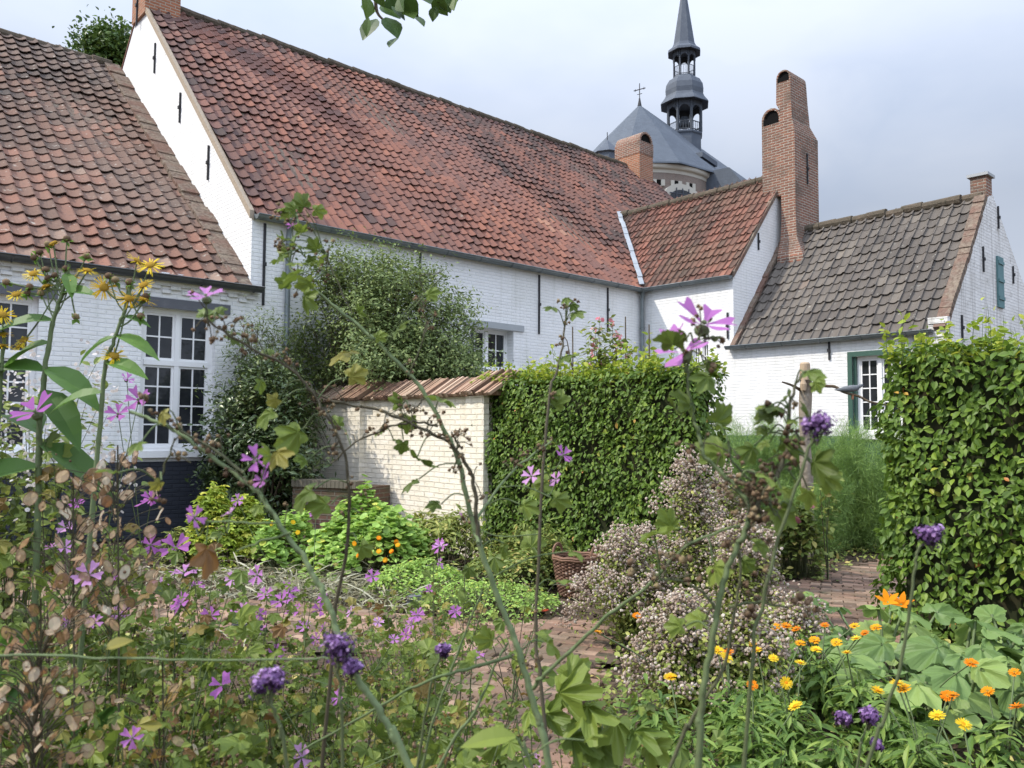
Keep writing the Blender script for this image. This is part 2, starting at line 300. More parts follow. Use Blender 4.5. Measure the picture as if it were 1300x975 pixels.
M['paver'] = mat('red_clay_paver', rough=.9, spec=.1, ramp=[(0, (.10, .07, .055)), (.35, (.20, .125, .09)), (.7, (.27, .165, .115)), (1, (.36, .25, .18))], noise=[(1.3, (.12, .10, .07), .42, .66, .8), (5, (.10, .11, .06), .55, .72, .5), (12, (.36, .31, .26), .6, .78, .6), (30, (.08, .06, .05), .56, .72, .6)], bump=(25, .5, .008))
M['sandbed'] = mat('path_joint_sand', (.10, .08, .06), rough=1, spec=0, noise=[(9, (.06, .07, .035), .5, .7, .7)])
M['cap_brick'] = mat('wall_cap_brick', rough=.9, spec=.1, ramp=[(0, (.12, .075, .055)), (.3, (.22, .135, .095)), (.6, (.31, .195, .135)), (1, (.48, .36, .27))], noise=[(2, (.28, .22, .15), .45, .7, .5), (14, (.42, .36, .26), .6, .75, .6)])
M['brick_dark'] = mat('dark_mossy_brick', rough=.95, spec=.05, extra=brickwork((.16, .14, .11), (.15, .085, .065), (.11, .07, .055), bstr=.9, mort=.012, vary=[(2, (.07, .075, .035), .45, .7, .8)]))
M['wicker'] = mat('brown_wicker', rough=.7, spec=.25, ramp=[(0, (.09, .045, .03)), (.5, (.16, .085, .055)), (1, (.26, .15, .10))], noise=[(14, (.05, .03, .02), .55, .75, .6)])
M['bark'] = mat('bark', (.10, .075, .05), rough=.95, spec=.05, noise=[(9, (.19, .16, .12), .45, .7, .7), (30, (.04, .03, .02), .5, .7, .6)], bump=(18, .9, .02))
M['post'] = mat('weathered_grey_post', (.28, .24, .19), rough=.95, spec=.05, noise=[(7, (.14, .11, .08), .45, .65, .8), (20, (.44, .40, .33), .55, .75, .6)], bump=(16, .9, .02))
M['post_top'] = mat('fresh_cut_wood', (.42, .32, .22), rough=.9, spec=.1, noise=[(12, (.28, .2, .13), .45, .7, .6)])
def leafmat(name, ramp, trans=.3, rough=.5, spec=.35, noise=None):
    if 'leaf' in name or 'fern' in name: k_ = 1.0 if name in ('mallow_leaf',) else 1.22; ramp = [(p, (r * 1.72 * k_, g * 1.45 * k_, b * 1.05 * k_)) for p, (r, g, b) in ramp]
    return mat(name, rough=rough, spec=spec, ramp=ramp, trans=trans, noise=noise)
M['hedge'] = leafmat('hornbeam_leaf', [(0, (.035, .075, .015)), (.5, (.06, .12, .022)), (.88, (.105, .175, .03)), (.97, (.20, .22, .05)), (1, (.28, .13, .05))])
M['hedge_top'] = leafmat('young_hornbeam_leaf', [(0, (.09, .16, .025)), (.6, (.16, .24, .035)), (1, (.24, .29, .06))], trans=.4)
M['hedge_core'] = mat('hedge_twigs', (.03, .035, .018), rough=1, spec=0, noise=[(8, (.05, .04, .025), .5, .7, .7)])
M['olive'] = leafmat('grey_green_leaf', [(0, (.05, .085, .04)), (.5, (.085, .135, .06)), (.85, (.13, .19, .085)), (1, (.18, .24, .11))], trans=.25)
M['olive_dark'] = leafmat('dark_grey_green_leaf', [(0, (.03, .055, .028)), (.5, (.05, .085, .04)), (1, (.09, .13, .06))], trans=.2)
M['laurel'] = leafmat('dark_shrub_leaf', [(0, (.018, .036, .016)), (.6, (.032, .06, .024)), (1, (.07, .10, .04))], trans=.12, rough=.35, spec=.5)
M['nasturtium'] = leafmat('nasturtium_leaf', [(0, (.10, .19, .055)), (.5, (.16, .29, .085)), (.9, (.21, .35, .12)), (1, (.30, .36, .09))], trans=.4)
M['lime'] = leafmat('lime_green_leaf', [(0, (.10, .17, .03)), (.6, (.19, .28, .05)), (1, (.30, .34, .08))], trans=.4)
M['weed'] = leafmat('weed_leaf', [(0, (.05, .085, .025)), (.5, (.09, .14, .04)), (.85, (.14, .19, .06)), (1, (.24, .22, .10))], trans=.3)
M['oregano'] = leafmat('oregano_leaf', [(0, (.07, .11, .03)), (.6, (.13, .18, .055)), (1, (.22, .25, .10))], trans=.3)
M['oregano_head'] = leafmat('oregano_flower_head', [(0, (.26, .19, .14)), (.4, (.44, .34, .27)), (.8, (.58, .49, .41)), (1, (.68, .62, .52))], trans=.2, rough=.9, spec=.1)
M['calendula'] = leafmat('calendula_leaf', [(0, (.035, .08, .022)), (.6, (.072, .14, .036)), (1, (.15, .23, .065))], trans=.35)
M['squash'] = leafmat('squash_leaf', [(0, (.055, .11, .04)), (.6, (.085, .155, .06)), (1, (.125, .20, .075))], trans=.3, noise=[(9, (.20, .28, .15), .55, .75, .5)])
M['fern'] = leafmat('asparagus_fern', [(0, (.055, .11, .045)), (.5, (.095, .18, .065)), (1, (.15, .26, .09))], trans=.35)
M['mallow'] = leafmat('mallow_leaf', [(0, (.04, .068, .018)), (.4, (.075, .13, .03)), (.8, (.125, .19, .045)), (.93, (.15, .16, .045)), (1, (.12, .075, .035))], trans=.4, noise=[(30, (.12, .14, .03), .6, .75, .5)])
M['mallow_stem'] = leafmat('mallow_stem', [(0, (.07, .055, .035)), (.4, (.08, .085, .04)), (.8, (.095, .135, .05)), (1, (.135, .18, .08))], trans=.05, rough=.75, noise=[(60, (.07, .06, .035), .55, .75, .7)])
M['seed'] = leafmat('brown_seed_head', [(0, (.10, .065, .04)), (.6, (.19, .13, .08)), (1, (.28, .22, .12))], trans=.1, rough=.9, spec=.1)
M['petal_mallow'] = leafmat('mallow_petal', [(0, (.42, .14, .44)), (.6, (.55, .22, .56)), (1, (.68, .38, .68))], trans=.45, rough=.7, spec=.1)
M['verbena'] = leafmat('verbena_floret', [(0, (.045, .022, .055)), (.4, (.14, .075, .19)), (.75, (.30, .17, .38)), (1, (.48, .33, .55))], trans=.25, rough=.8, spec=.1)
M['inula_leaf'] = leafmat('elecampane_leaf', [(0, (.025, .07, .02)), (.6, (.05, .12, .03)), (1, (.09, .19, .045))], trans=.4, noise=[(6, (.08, .15, .05), .5, .7, .5)])
M['yellow'] = leafmat('yellow_petal', [(0, (.72, .46, .02)), (1, (.85, .66, .05))], trans=.4, rough=.7, spec=.1)
M['orange'] = leafmat('orange_petal', [(0, (.78, .22, .01)), (.5, (.86, .34, .015)), (1, (.9, .52, .03))], trans=.4, rough=.7, spec=.1)
M['disc'] = leafmat('flower_disc', [(0, (.14, .09, .02)), (1, (.36, .22, .03))], trans=0, rough=.95, spec=.05)
M['pink'] = leafmat('pink_petal', [(0, (.62, .20, .26)), (1, (.78, .42, .42))], trans=.4, rough=.8, spec=.1)
M['white_petal'] = leafmat('white_petal', [(0, (.55, .50, .48)), (1, (.78, .74, .72))], trans=.4, rough=.8, spec=.1)
M['red'] = mat('red_petal', (.55, .04, .02), rough=.7)
M['lunaria'] = leafmat('papery_seed_pod', [(0, (.28, .14, .06)), (.4, (.48, .31, .18)), (.8, (.62, .48, .33)), (1, (.74, .68, .54))], trans=.5, rough=.5, spec=.3, noise=[(40, (.2, .1, .05), .6, .75, .6)])
M['lunaria_rim'] = leafmat('pod_rim', [(0, (.16, .09, .05)), (1, (.36, .25, .16))], trans=.2)
t_ = M['lunaria'].node_tree; o_ = t_.nodes['Material Output']; ms_ = N(t_, 'ShaderNodeMixShader'); ms_.inputs[0].default_value = .28; tr_ = N(t_, 'ShaderNodeBsdfTransparent')
L(t_, o_.inputs[0].links[0].from_socket, ms_.inputs[1]); L(t_, tr_.outputs[0], ms_.inputs[2]); L(t_, ms_.outputs[0], o_.inputs[0])
M['straw'] = leafmat('dry_straw', [(0, (.16, .15, .08)), (.5, (.31, .29, .19)), (1, (.46, .45, .34))], trans=.2, rough=.8, spec=.2)
M['tree_dark'] = leafmat('overhead_leaf', [(0, (.02, .05, .015)), (.6, (.035, .075, .02)), (1, (.06, .11, .03))], trans=.2)
M['black_plastic'] = mat('black_plastic', (.015, .015, .017), rough=.4, spec=.4)
M['pigeon'] = mat('grey_feathers', (.13, .14, .15), rough=.8, spec=.1, noise=[(30, (.25, .26, .27), .5, .7, .5)])
M['terracotta'] = mat('terracotta', (.38, .16, .09), rough=.85, spec=.1, noise=[(8, (.26, .14, .09), .5, .75, .6)])
# ================================================================== GROUND
def ground():
    mb = MB(); xs = np.concatenate([[-600, -150, -60], np.arange(-16, 16.1, .4), [60, 150, 600]]); ys = np.concatenate([[-600, -100, -20], np.arange(-2, 26.1, .4), [60, 150, 800]])
    X, Y = np.meshgrid(xs, ys); Z = .02 * np.sin(X * 2.1 + Y) * np.sin(Y * 1.7) + .012 * np.sin(X * 6 + 2) * np.sin(Y * 5.2)
    Z = np.where(np.abs(X) > 16, 0, Z) - .03
    V = np.stack([X, Y, Z], -1).reshape(-1, 3); nx = len(xs); i, j = np.meshgrid(np.arange(nx - 1), np.arange(len(ys) - 1))
    q = (j * nx + i).ravel(); mb.add(V, np.stack([q, q + 1, q + nx + 1, q + nx], -1)); tag(mb.build('ground', M['soil'], smooth=True), kind='structure')
ground()
def in_path(x, y):
    """brick paths: one across the garden, one down to the camera, one through the gap in the hedge"""
    s = (x - .2) + .0 * y
    c = ((x > -.62 - .1 * np.sin(y * 2)) & (x < .42 + .16 * np.clip(y - 4.5, 0, 2)) & (y > .4) & (y < 7.0))
    l = (x < .6) & (x > -6.5) & (np.abs(y - (6.25 - .36 * x)) < .62 + .04 * np.sin(x * 3))
    p = np.stack([x, y], -1) - GAP[:2]; u = p @ EU[:2]; v = p @ EV[:2]
    g = (np.abs(v) < .95) & (u > -1.8) & (u < 2.9)
    g2 = (u > 1.6) & (u < 3.0) & (v > -3.5) & (v < .95)
    return c | l | g | g2
GAP = np.array([3.35, 7.9, 0.])
def bricks():
    mb = MB(); d = np.array([.93, -.36, 0]); e = np.array([.36, .93, 0]); L_, W_ = .205, .102
    n = 110; I, J = np.meshgrid(np.arange(-70, 70), np.arange(-40, 160))
    P = (I[..., None] + (J[..., None] % 2) * .5) * d * (L_ + .006) + J[..., None] * e * (W_ + .006) + np.array([0, 0, 0.])
    P = P.reshape(-1, 3); k = in_path(P[:, 0], P[:, 1]); P = P[k]
    P[:, :2] += rng.normal(0, .0025, (len(P), 2)); P[:, 2] = .012 * np.sin(P[:, 0] * 2.2) * np.sin(P[:, 1] * 1.9) + rng.normal(0, .0025, len(P))
    a = rng.normal(0, .012, len(P)); cx, sx = np.cos(a), np.sin(a)
    nrm = unit(np.stack([rng.normal(0, .012, len(P)), rng.normal(0, .012, len(P)), np.ones(len(P))], -1)); up = e[None] * cx[:, None] + d[None] * sx[:, None]
    x, y, c = L_ / 2, W_ / 2, .006
    T = (np.array([(-x, -y, -.05), (x, -y, -.05), (x, y, -.05), (-x, y, -.05), (-x, -y, .02 - c), (x, -y, .02 - c), (x, y, .02 - c), (-x, y, .02 - c),
                   (-x + c, -y + c, .02), (x - c, -y + c, .02), (x - c, y - c, .02), (-x + c, y - c, .02)]),
         [(0, 1, 5, 4), (1, 2, 6, 5), (2, 3, 7, 6), (3, 0, 4, 7), (4, 5, 9, 8), (5, 6, 10, 9), (6, 7, 11, 10), (7, 4, 8, 11), (8, 9, 10, 11)])
    mb.scatter(T, P, frames(nrm, up), np.ones(len(P)))
    tag(mb.build('brick_path', M['paver']), kind='structure')
    mb = MB(); g = .25; I, J = np.meshgrid(np.arange(-8, 9, g), np.arange(0, 12, g)); k = in_path(I + g / 2, J + g / 2) 
    for x, y in zip(I[k], J[k]): mb.add([(x, y, .004), (x + g, y, .004), (x + g, y + g, .004), (x, y + g, .004)], [(0, 1, 2, 3)])
    tag(mb.build('path_bed', M['sandbed']), kind='structure')
bricks()

# ================================================================== HOUSES
def wall(mb, O, U, Z, Nn, x0, x1, z0, z1, holes=(), depth=.22, m=0):
    """a wall face with real openings and their reveals; Nn points out"""
    xs = sorted({x0, x1} | {h[i] for h in holes for i in (0, 1)}); zs = sorted({z0, z1} | {h[i] for h in holes for i in (2, 3)})
    P = lambda x, z, d=0.: O + U * x + Z * z - Nn * d
    flip = np.cross(U, Z) @ Nn < 0
    def q(p): mb.add(p[::-1] if flip else p, [(0, 1, 2, 3)], m)
    for a, b in zip(xs, xs[1:]):
        for c, d in zip(zs, zs[1:]):
            if any(a >= h[0] - 1e-6 and b <= h[1] + 1e-6 and c >= h[2] - 1e-6 and d <= h[3] + 1e-6 for h in holes): continue
            q([P(a, c), P(b, c), P(b, d), P(a, d)])
    for a, b, c, d in holes:
        q([P(a, c), P(a, d), P(a, d, depth), P(a, c, depth)][::-1]); q([P(b, c), P(b, d), P(b, d, depth), P(b, c, depth)])
        q([P(a, d), P(b, d), P(b, d, depth), P(a, d, depth)][::-1]); q([P(a, c), P(b, c), P(b, c, depth), P(a, c, depth)])
def window(parent, O, U, Nn, w, h, cols, bands, recess=.1, sill=True, m='white_paint', fw=.055, label=None, outer=None):
    """cols: list of casement fractions with pane counts; bands: (height fraction, pane rows) from below"""
    f = MB(); B = lambda mb, x0, x1, z0, z1, y0, y1, mm=0: mb.box(O, U, EZ, Nn, x0, x1, z0, z1, y0, y1, mm)
    r = -recess
    for x0, x1, z0, z1 in ((0, fw, 0, h), (w - fw, w, 0, h), (fw, w - fw, 0, fw), (fw, w - fw, h - fw, h)): B(f, x0, x1, z0, z1, r - .06, r)
    ix0, ix1, iz0, iz1 = fw, w - fw, fw, h - fw; ncol = len(cols); cw = (ix1 - ix0 - .07 * (ncol - 1)) / ncol; g = MB()
    z = iz0; tot = sum(b[0] for b in bands); avail = iz1 - iz0 - .08 * (len(bands) - 1)
    for bi, (bf, nr) in enumerate(bands):
        bh = avail * bf / tot
        if bi: B(f, ix0, ix1, z, z + .08, r - .05, r + .015); z += .08
        for ci, nc in enumerate(cols):
            x = ix0 + ci * (cw + .07)
            if ci: B(f, x - .07, x, z, z + bh, r - .05, r + .012)
            s = .035
            for x0, x1, z0, z1 in ((0, s, 0, bh), (cw - s, cw, 0, bh), (s, cw - s, 0, s), (s, cw - s, bh - s, bh)): B(f, x + x0, x + x1, z + z0, z + z1, r - .045, r - .012)
            for k in range(1, nc): xx = x + s + (cw - 2 * s) * k / nc; B(f, xx - .011, xx + .011, z + s, z + bh - s, r - .042, r - .018)
            for k in range(1, nr): zz = z + s + (bh - 2 * s) * k / nr; B(f, x + s, x + cw - s, zz - .011, zz + .011, r - .040, r - .020)
            for k in range(nc):
                for k2 in range(nr):
                    a0 = x + s + (cw - 2 * s) * k / nc; a1 = x + s + (cw - 2 * s) * (k + 1) / nc; b0 = z + s + (bh - 2 * s) * k2 / nr; b1 = z + s + (bh - 2 * s) * (k2 + 1) / nr
                    t = rng.normal(0, .0015, 4)
                    g.add([O + U * a + EZ * b + Nn * (r - .036 + tt) for (a, b), tt in zip(((a0, b0), (a1, b0), (a1, b1), (a0, b1)), t)], [(0, 1, 2, 3)])
        z += bh
    fo = f.build('window', M[m], parent)
    g.build('pane', M['glass'], fo)
    k = MB(); k.box(O, U, EZ, Nn, .01, w - .01, .01, h - .01, r - .3, r - .075); k.build('reveal_back', M['dark_void'], fo)  # dark block behind the panes stands in for the unlit room
    if sill:
        s = MB(); s.box(O, U, EZ, Nn, -.07, w + .07, -.1, -.002, -.12, .09); s.box(O, U, EZ, Nn, -.02, w + .02, -.001, .05, r + .001, .03); s.build('sill', M['white_paint'], fo)
    return fo
def pantiles(mb, O, U, S, Nn, width, length, tw=.225, gauge=.285, keep=None, sag=.03, seed=1, mats=1, bias=None):
    g = np.random.default_rng(seed); nu = int(round(width / tw)); tw = width / nu; nsr = int(math.ceil(length / gauge))
    t = np.array([0, .10, .28, .48, .68, .84, .95, 1.06]); h = np.array([.012, -.010, -.022, -.024, -.012, .012, .026, .020]); n = 8
    th = .016
    V = np.vstack([np.stack([t * tw, np.zeros(n), h + .026], -1), np.stack([t * tw, np.full(n, gauge + .05), h - .006], -1), np.stack([t * tw, np.full(n, .002), h + .026 - th], -1)])
    F = [(i, i + 1, n + i + 1, n + i) for i in range(n - 1)] + [(2 * n + i, 2 * n + i + 1, i + 1, i) for i in range(n - 1)]
    I, J = np.meshgrid(np.arange(nu), np.arange(nsr)); I = I.ravel(); J = J.ravel()
    u = I * tw + .3 * 0; s = J * gauge
    if keep is not None: k = keep(u + tw / 2, s); I, J, u, s = I[k], J[k], u[k], s[k]
    wob = sag * (np.sin(u * .9 + seed) * np.sin(s * .8 + seed * 2) + .4 * np.sin(u * 2.3 + s))
    colw = g.normal(0, .006, nu)[I]
    P = O + U * (u + g.normal(0, .004, len(u)))[:, None] + S * (s + colw + g.normal(0, .008, len(u)))[:, None] + Nn * (wob + g.normal(0, .004, len(u)))[:, None]
    nn = Nn + U * g.normal(0, .022, len(u))[:, None] + S * g.normal(0, .018, len(u))[:, None]; uu = S + U * g.normal(0, .022, len(u))[:, None]
    r = np.clip(g.beta(6.5, 6.3, len(u)) + .13 * np.sin(u * .7 + seed) * np.sin(s * .9) + .08 * np.sin(u * 2.9 + s * 1.3) * np.sin(s * 2.2 + seed), 0, 1)
    if bias is not None: r = np.clip(r + bias(u, s), 0, 1)
    mb.scatter((V, F), P, frames(nn, uu), np.ones(len(u)), 0, r)
def gutter(parent, O, U, Nn, ln, m, r=.075):
    mb = MB(); an = np.linspace(math.pi, 2 * math.pi, 8); n = len(an)
    for rr, fl in ((r, 0), (r - .012, 1)):
        V = [O + U * x + Nn * (.10 + rr * math.cos(a)) + EZ * (rr * math.sin(a) + .0) for x in (0, ln) for a in an]
        mb.add(V, [(i, i + 1, n + i + 1, n + i) for i in range(n - 1)])
    for x in (0, ln): mb.poly([O + U * x + Nn * (.10 + r * math.cos(a)) + EZ * r * math.sin(a) for a in an])
    V = [O + U * x + Nn * (.10 + r) + EZ * 0 for x in (0, ln)]
    mb.tube([O + Nn * (.1 + r), O + U * ln + Nn * (.1 + r)], .012, 6)
    mb.box(O, U, EZ, Nn, 0, ln, -.06, .01, -.002, .03)
    x = .5
    while x < ln:
        mb.tube([O + U * x + Nn * (.10 + (r + .006) * math.cos(a)) + EZ * (r + .006) * math.sin(a) for a in an], .010, 4); x += .85
    return mb.build('gutter', M[m], parent)
def pipe(parent, pts, r, m, name='downpipe'):
    mb = MB(); mb.tube(pts, r, 10); p0, p1 = np.array(pts[-2]), np.array(pts[-1])
    for t in (.15, .5, .85): c = p0 + (p1 - p0) * t; mb.tube([c - EZ * .02, c + EZ * .02], r * 1.25, 10)
    return mb.build(name, M[m], parent, smooth=False)
def anchor(parent, p, ln, Nn, m='iron'):
    mb = MB(); T = unit(np.cross(EZ, Nn)); mb.box(p + Nn * .002, T, EZ, Nn, -.018, .018, -ln, 0, 0, .03)
    mb.box(p + Nn * .002, T, EZ, Nn, -.03, .03, -ln * .5 - .03, -ln * .5 + .03, .031, .05); return mb.build('wall_anchor', M[m], parent)
def ridge(parent, A, B, r=.11, m='moss_ridge', name='ridge'):
    A, B = np.array(A), np.array(B); n = int(np.linalg.norm(B - A) / .36); d = unit(B - A); mb = MB()
    for i in range(n):
        a = A + (B - A) * i / n; b = A + (B - A) * (i + 1.12) / n; j = rng.normal(0, .012, 3)
        mb.tube([a + j, b + j], [r * 1.06, r * .94], 10, 0, rng.random())
    return mb.build(name, M[m], parent)
def chimney_pot_top(mb, O, U, Vd, w, d, z, m_in):
    """barrel vaulted top: U along the barrel, open at both ends"""
    an = np.linspace(0, math.pi, 9); r = d / 2; ri = .80
    for rr in (r, r * ri):
        P = [O + Vd * (r - rr * math.cos(a)) + EZ * (z + rr * math.sin(a)) for a in an]
        V = np.vstack([P, np.array(P) + U * w]); n = 9
        mb.add(V, [(i, i + 1, n + i + 1, n + i) for i in range(n - 1)])
    for x in (0, w):
        for i in range(8):
            mb.add([O + U * x + Vd * (r - q * math.cos(a)) + EZ * (z + q * math.sin(a)) for a, q in ((an[i], r), (an[i + 1], r), (an[i + 1], r * ri), (an[i], r * ri))], [(0, 1, 2, 3)])
    b = MB(); b.prism([O + U * .05 + Vd * (r - r * ri * .99 * math.cos(a)) + EZ * (z + .004 + r * ri * .99 * math.sin(a)) for a in an], U * (w - .1)); b.box(O + EZ * z, U, Vd, EZ, -.012, .03, r * (1 - ri), r * (1 + ri), -r * .55, .003); return b  # solid dark prism in the barrel stands for the shade inside

EM, RM, BM, AEND = 5.139, 11.02, 5.789, 17.63
EL, RL, BL = 3.953, 9.95, 7.266
AA, BA, AR, ZAR = 10.137, -2.569, 12.49, 7.889
BR, ER, RR = -7.04, 3.563, 6.446
# ---------------- long house with the big red roof
house = empty('long_house', W(0, 0, 0), 'long whitewashed brick house with the tall steep red pantile roof and small four-pane windows', 'house')
h = MB(); w3a = hit(597, 440, 'b', 0)[0]; w3b = hit(652, 440, 'b', 0)[0]; w3t = hit(625, 417, 'b', 0)[2]; w3s = hit(625, 469, 'b', 0)[2]
wall(h, W(0, 0, 0), EU, EZ, -EV, 0, AEND, 0, EM, [(w3a, w3b, w3s, w3t)], .28)
g_ = [W(0, 0, 0), W(0, 0, EM), W(0, BM, RM), W(0, 2 * BM, EM), W(0, 2 * BM, 0)]; h.poly(g_)
h.poly([p + EU * AEND for p in g_][::-1]); h.poly([W(0, 2 * BM, 0), W(0, 2 * BM, EM), W(AEND, 2 * BM, EM), W(AEND, 2 * BM, 0)])
h.build('wall', [M['white']], house, uv=True)
SM = unit(EV * BM + EZ * (RM - EM)); NM = np.cross(EU, SM); LM = math.hypot(BM, RM - EM)
r_ = MB()
def keep_main(u, s): z = s * (RM - EM) / LM; return ~((u > AA + z * 1.02 / 1.17 + .5) & (z < 2.3) & (u < 14.0))
pantiles(r_, W(.02, 0, EM) - SM * .1 + NM * .03, EU, SM, NM, AEND - .02, LM + .08, tw=.215, gauge=.28, keep=keep_main, seed=3, sag=.055,
         bias=lambda u, s: -.16 * np.clip(s / LM * 1.4 - .75, 0, 1) - .22 * (u < .5) - .20 * (u > 5.2 + (LM - s) * .75 - .4 * np.sin(s * 3)) * (s > 1.0 + .4 * np.sin(u * 1.7)) + .13 * np.exp(-((u - 5.0 - (LM - s) * .6) / .8) ** 2))
roof = r_.build('roof', M['tile_red'], house)
d_ = MB(); d_.prism([W(0.02, 0, EM - .05), W(0.02, BM, RM - .04), W(.02, 2 * BM, EM - .05)], EU * (AEND - .04)); d_.build('roof_deck', M['mortar'], roof)
b_ = MB(); b_.prism([W(-.02, 2 * BM + .1, EM - .06), W(-.02, BM, RM + .06), W(-.02, BM, RM - .0)], EU * AEND); b_.build('rear_slope', M['tile_red'], roof)
ridge(roof, W(.25, BM, RM + .03), W(AEND, BM, RM + .03))
v_ = MB(); v_.prism([W(-.05, -.02, EM - .1), W(-.05, BM, RM - .06), W(-.05, BM, RM + .07), W(-.05, -.02, EM + .04)], EU * .08); v_.build('verge', M['verge_sand'], roof)
gutter(house, W(.02, -.03, EM - .04), EU, -EV, AA - .1, 'zinc')
px_ = hit(367, 300, 'b', -.1); pipe(house, [W(px_[0], -.12, EM - .1), W(px_[0], -.09, EM - .3), W(px_[0], -.09, .1)], .045, 'zinc')
pipe(house, [W(AA - .12, -.12, EM - .1), W(AA - .12, -.10, EM - .3), W(AA - .12, -.10, .1)], .05, 'zinc')
for px, y0, y1 in ((336, 281, 385), (533, 319, 392), (684, 346, 421), (771, 364, 420)):
    a, b, z = hit(px, y0, 'b', 0); z1 = hit(px, y1, 'b', 0)[2]; anchor(house, W(a, 0, min(z, EM - .14)), z - z1, -EV)
for px, y0, y1 in ((198, 55, 92), (230, 118, 155), (266, 185, 228)):
    a, b, z = hit(px, y0, 'a', 0); anchor(house, W(0, b, z), z - hit(px, y1, 'a', 0)[2], -EU)
window(house, W(w3a, 0, w3s), EU, -EV, w3b - w3a, w3t - w3s, [2, 2], [(1, 2)], recess=.2, fw=.05)
l_ = MB(); l_.box(W(0, 0, 0), EU, EZ, -EV, w3a - .18, w3b + .28, w3t + .002, w3t + .13, -.05, .03); l_.build('lintel', M['grey_stone'], house)
pl = MB(); pl.box(W(0, 0, 0), EU, EZ, -EV, 0.3, AA - .05, 0, 1.0, .002, .03); pl.build('plinth', M['plinth_dark'], house, uv=True)
# gable chimney (only its foot is in view) and the far one on the ridge
c_ = MB(); c_.box(W(-.06, BM, 0), EU, EV, EZ, 0, .75, -.42, .42, RM - .45, RM + 1.9); cho = c_.build('chimney', M['brick_orange'], house, uv=True)
anchor(cho, W(-.06, BM + .05, RM + .3), .9, -EU)
c_ = MB(); cb = [hit(781, 200, 'a', 16.5)[1], hit(812, 200, 'a', 16.5)[1]]; zt = hit(795, 183, 'a', 16.5)[2]
bo = W(16.5, min(cb), 0); wdt = abs(cb[0] - cb[1]); 
c_.box(bo, EU, EV, EZ, 0, .75, 0, wdt, RM - .9, zt)
c2 = MB(); c2.box(bo, EU, EV, EZ, -.012, .762, -.012, wdt + .012, zt - .45, zt - .002)
inner = chimney_pot_top(c2, bo + EV * wdt, -EV, EU, wdt, .75, zt, None)
cho = c_.build('chimney', M['brick_orange'], house, uv=True); c2.build('chimney_head', M['brick_red'], cho, uv=True); inner.build('flue', M['dark_void'], cho)

# ---------------- lower house on the left
lh = empty('low_house', W(-6, 0, 0), 'lower white house on the left with mottled brown-red pantiles and tall many-paned window', 'house')
x0 = hit(178, 480, 'b', 0)[0]; x1 = hit(272, 480, 'b', 0)[0]; zt = hit(225, 393, 'b', 0)[2]; zb = hit(225, 572, 'b', 0)[2]
y1 = hit(48, 430, 'b', 0)[0]; y0 = y1 - (x1 - x0) * 1.05; zt2 = hit(40, 377, 'b', 0)[2]
h = MB(); wall(h, W(0, 0, 0), EU, EZ, -EV, -9, 0, 0, EL + .02, [(x0, x1, zb, zt), (y0, y1, zb, zt2)], .24)
h.poly([W(-9, 0, 0), W(-9, 0, EL), W(-9, BL, RL), W(-9, 2 * BL, EL), W(-9, 2 * BL, 0)])
h.build('wall', [M['white']], lh, uv=True)
SL = unit(EV * BL + EZ * (RL - EL)); NL = np.cross(EU, SL); LL = math.hypot(BL, RL - EL)
r_ = MB(); pantiles(r_, W(-9, 0, EL) - SL * .12 + NL * .03, EU, SL, NL, 8.72, LL + .1, tw=.235, gauge=.30, seed=11, sag=.05, bias=lambda u, s: .18 - .5 * np.clip(s / LL, 0, 1) ** 1.3)
roof = r_.build('roof', M['tile_brown'], lh)
d_ = MB(); d_.prism([W(-9, 0, EL - .05), W(-9, BL, RL - .04), W(-9, 2 * BL, EL - .05)], EU * 8.98); d_.build('roof_deck', M['mortar'], roof)
ridge(roof, W(-9, BL, RL + .02), W(-.2, BL, RL + .02))
# cement fillet where the roof meets the gable
f_ = MB()
for i in range(34):
    t0, t1 = LL * i / 34 - .1, LL * (i + 1.25) / 34 - .1; j = rng.normal(0, .018)
    f_.box(W(-.34, 0, EL) + NL * j, EU, SL, NL, 0, .335, t0, t1, .0, .085 + .02 * rng.random(), 0, rng.random())
f_.build('verge_fillet', M['mortar'], roof)
gutter(lh, W(-9, -.03, EL - .05), EU, -EV, 9.15, 'gutter_dark', .085)
window(lh, W(x0, 0, zb), EU, -EV, x1 - x0, zt - zb, [2, 2], [(1.72, 4), (1, 2)], recess=.10, fw=.07)
window(lh, W(y0, 0, zb), EU, -EV, y1 - y0, zt2 - zb, [2, 2], [(1.72, 4), (1, 2)], recess=.10, fw=.07)
for a, b, z in ((x0, x1, zt), (y0, y1, zt2)):
    l_ = MB(); l_.box(W(0, 0, 0), EU, EZ, -EV, a - .14, b + .22, z + .002, z + .15, -.05, .035); l_.build('lintel', M['grey_dark'], lh)
k_ = MB()
x = -8.9
while x < -.1: k_.box(W(0, 0, 0), EU, EZ, -EV, x, x + .13, EL - .30, EL - .25, .001, .035); k_.box(W(0, 0, 0), EU, EZ, -EV, x + .12, x + .27, EL - .24, EL - .19, .001, .04); x += .3
k_.box(W(0, 0, 0), EU, EZ, -EV, -9, -.02, EL - .19, EL - .03, .001, .045); k_.build('brick_cornice', M['white'], lh, uv=True)
pl = MB(); pl.box(W(0, 0, 0), EU, EZ, -EV, -9, 0.3, 0, zb - .16, .002, .035); pl.build('plinth', M['plinth_dark'], lh, uv=True)
a, b, z = hit(163, 345, 'b', 0); anchor(lh, W(a, 0, z), .35, -EV)

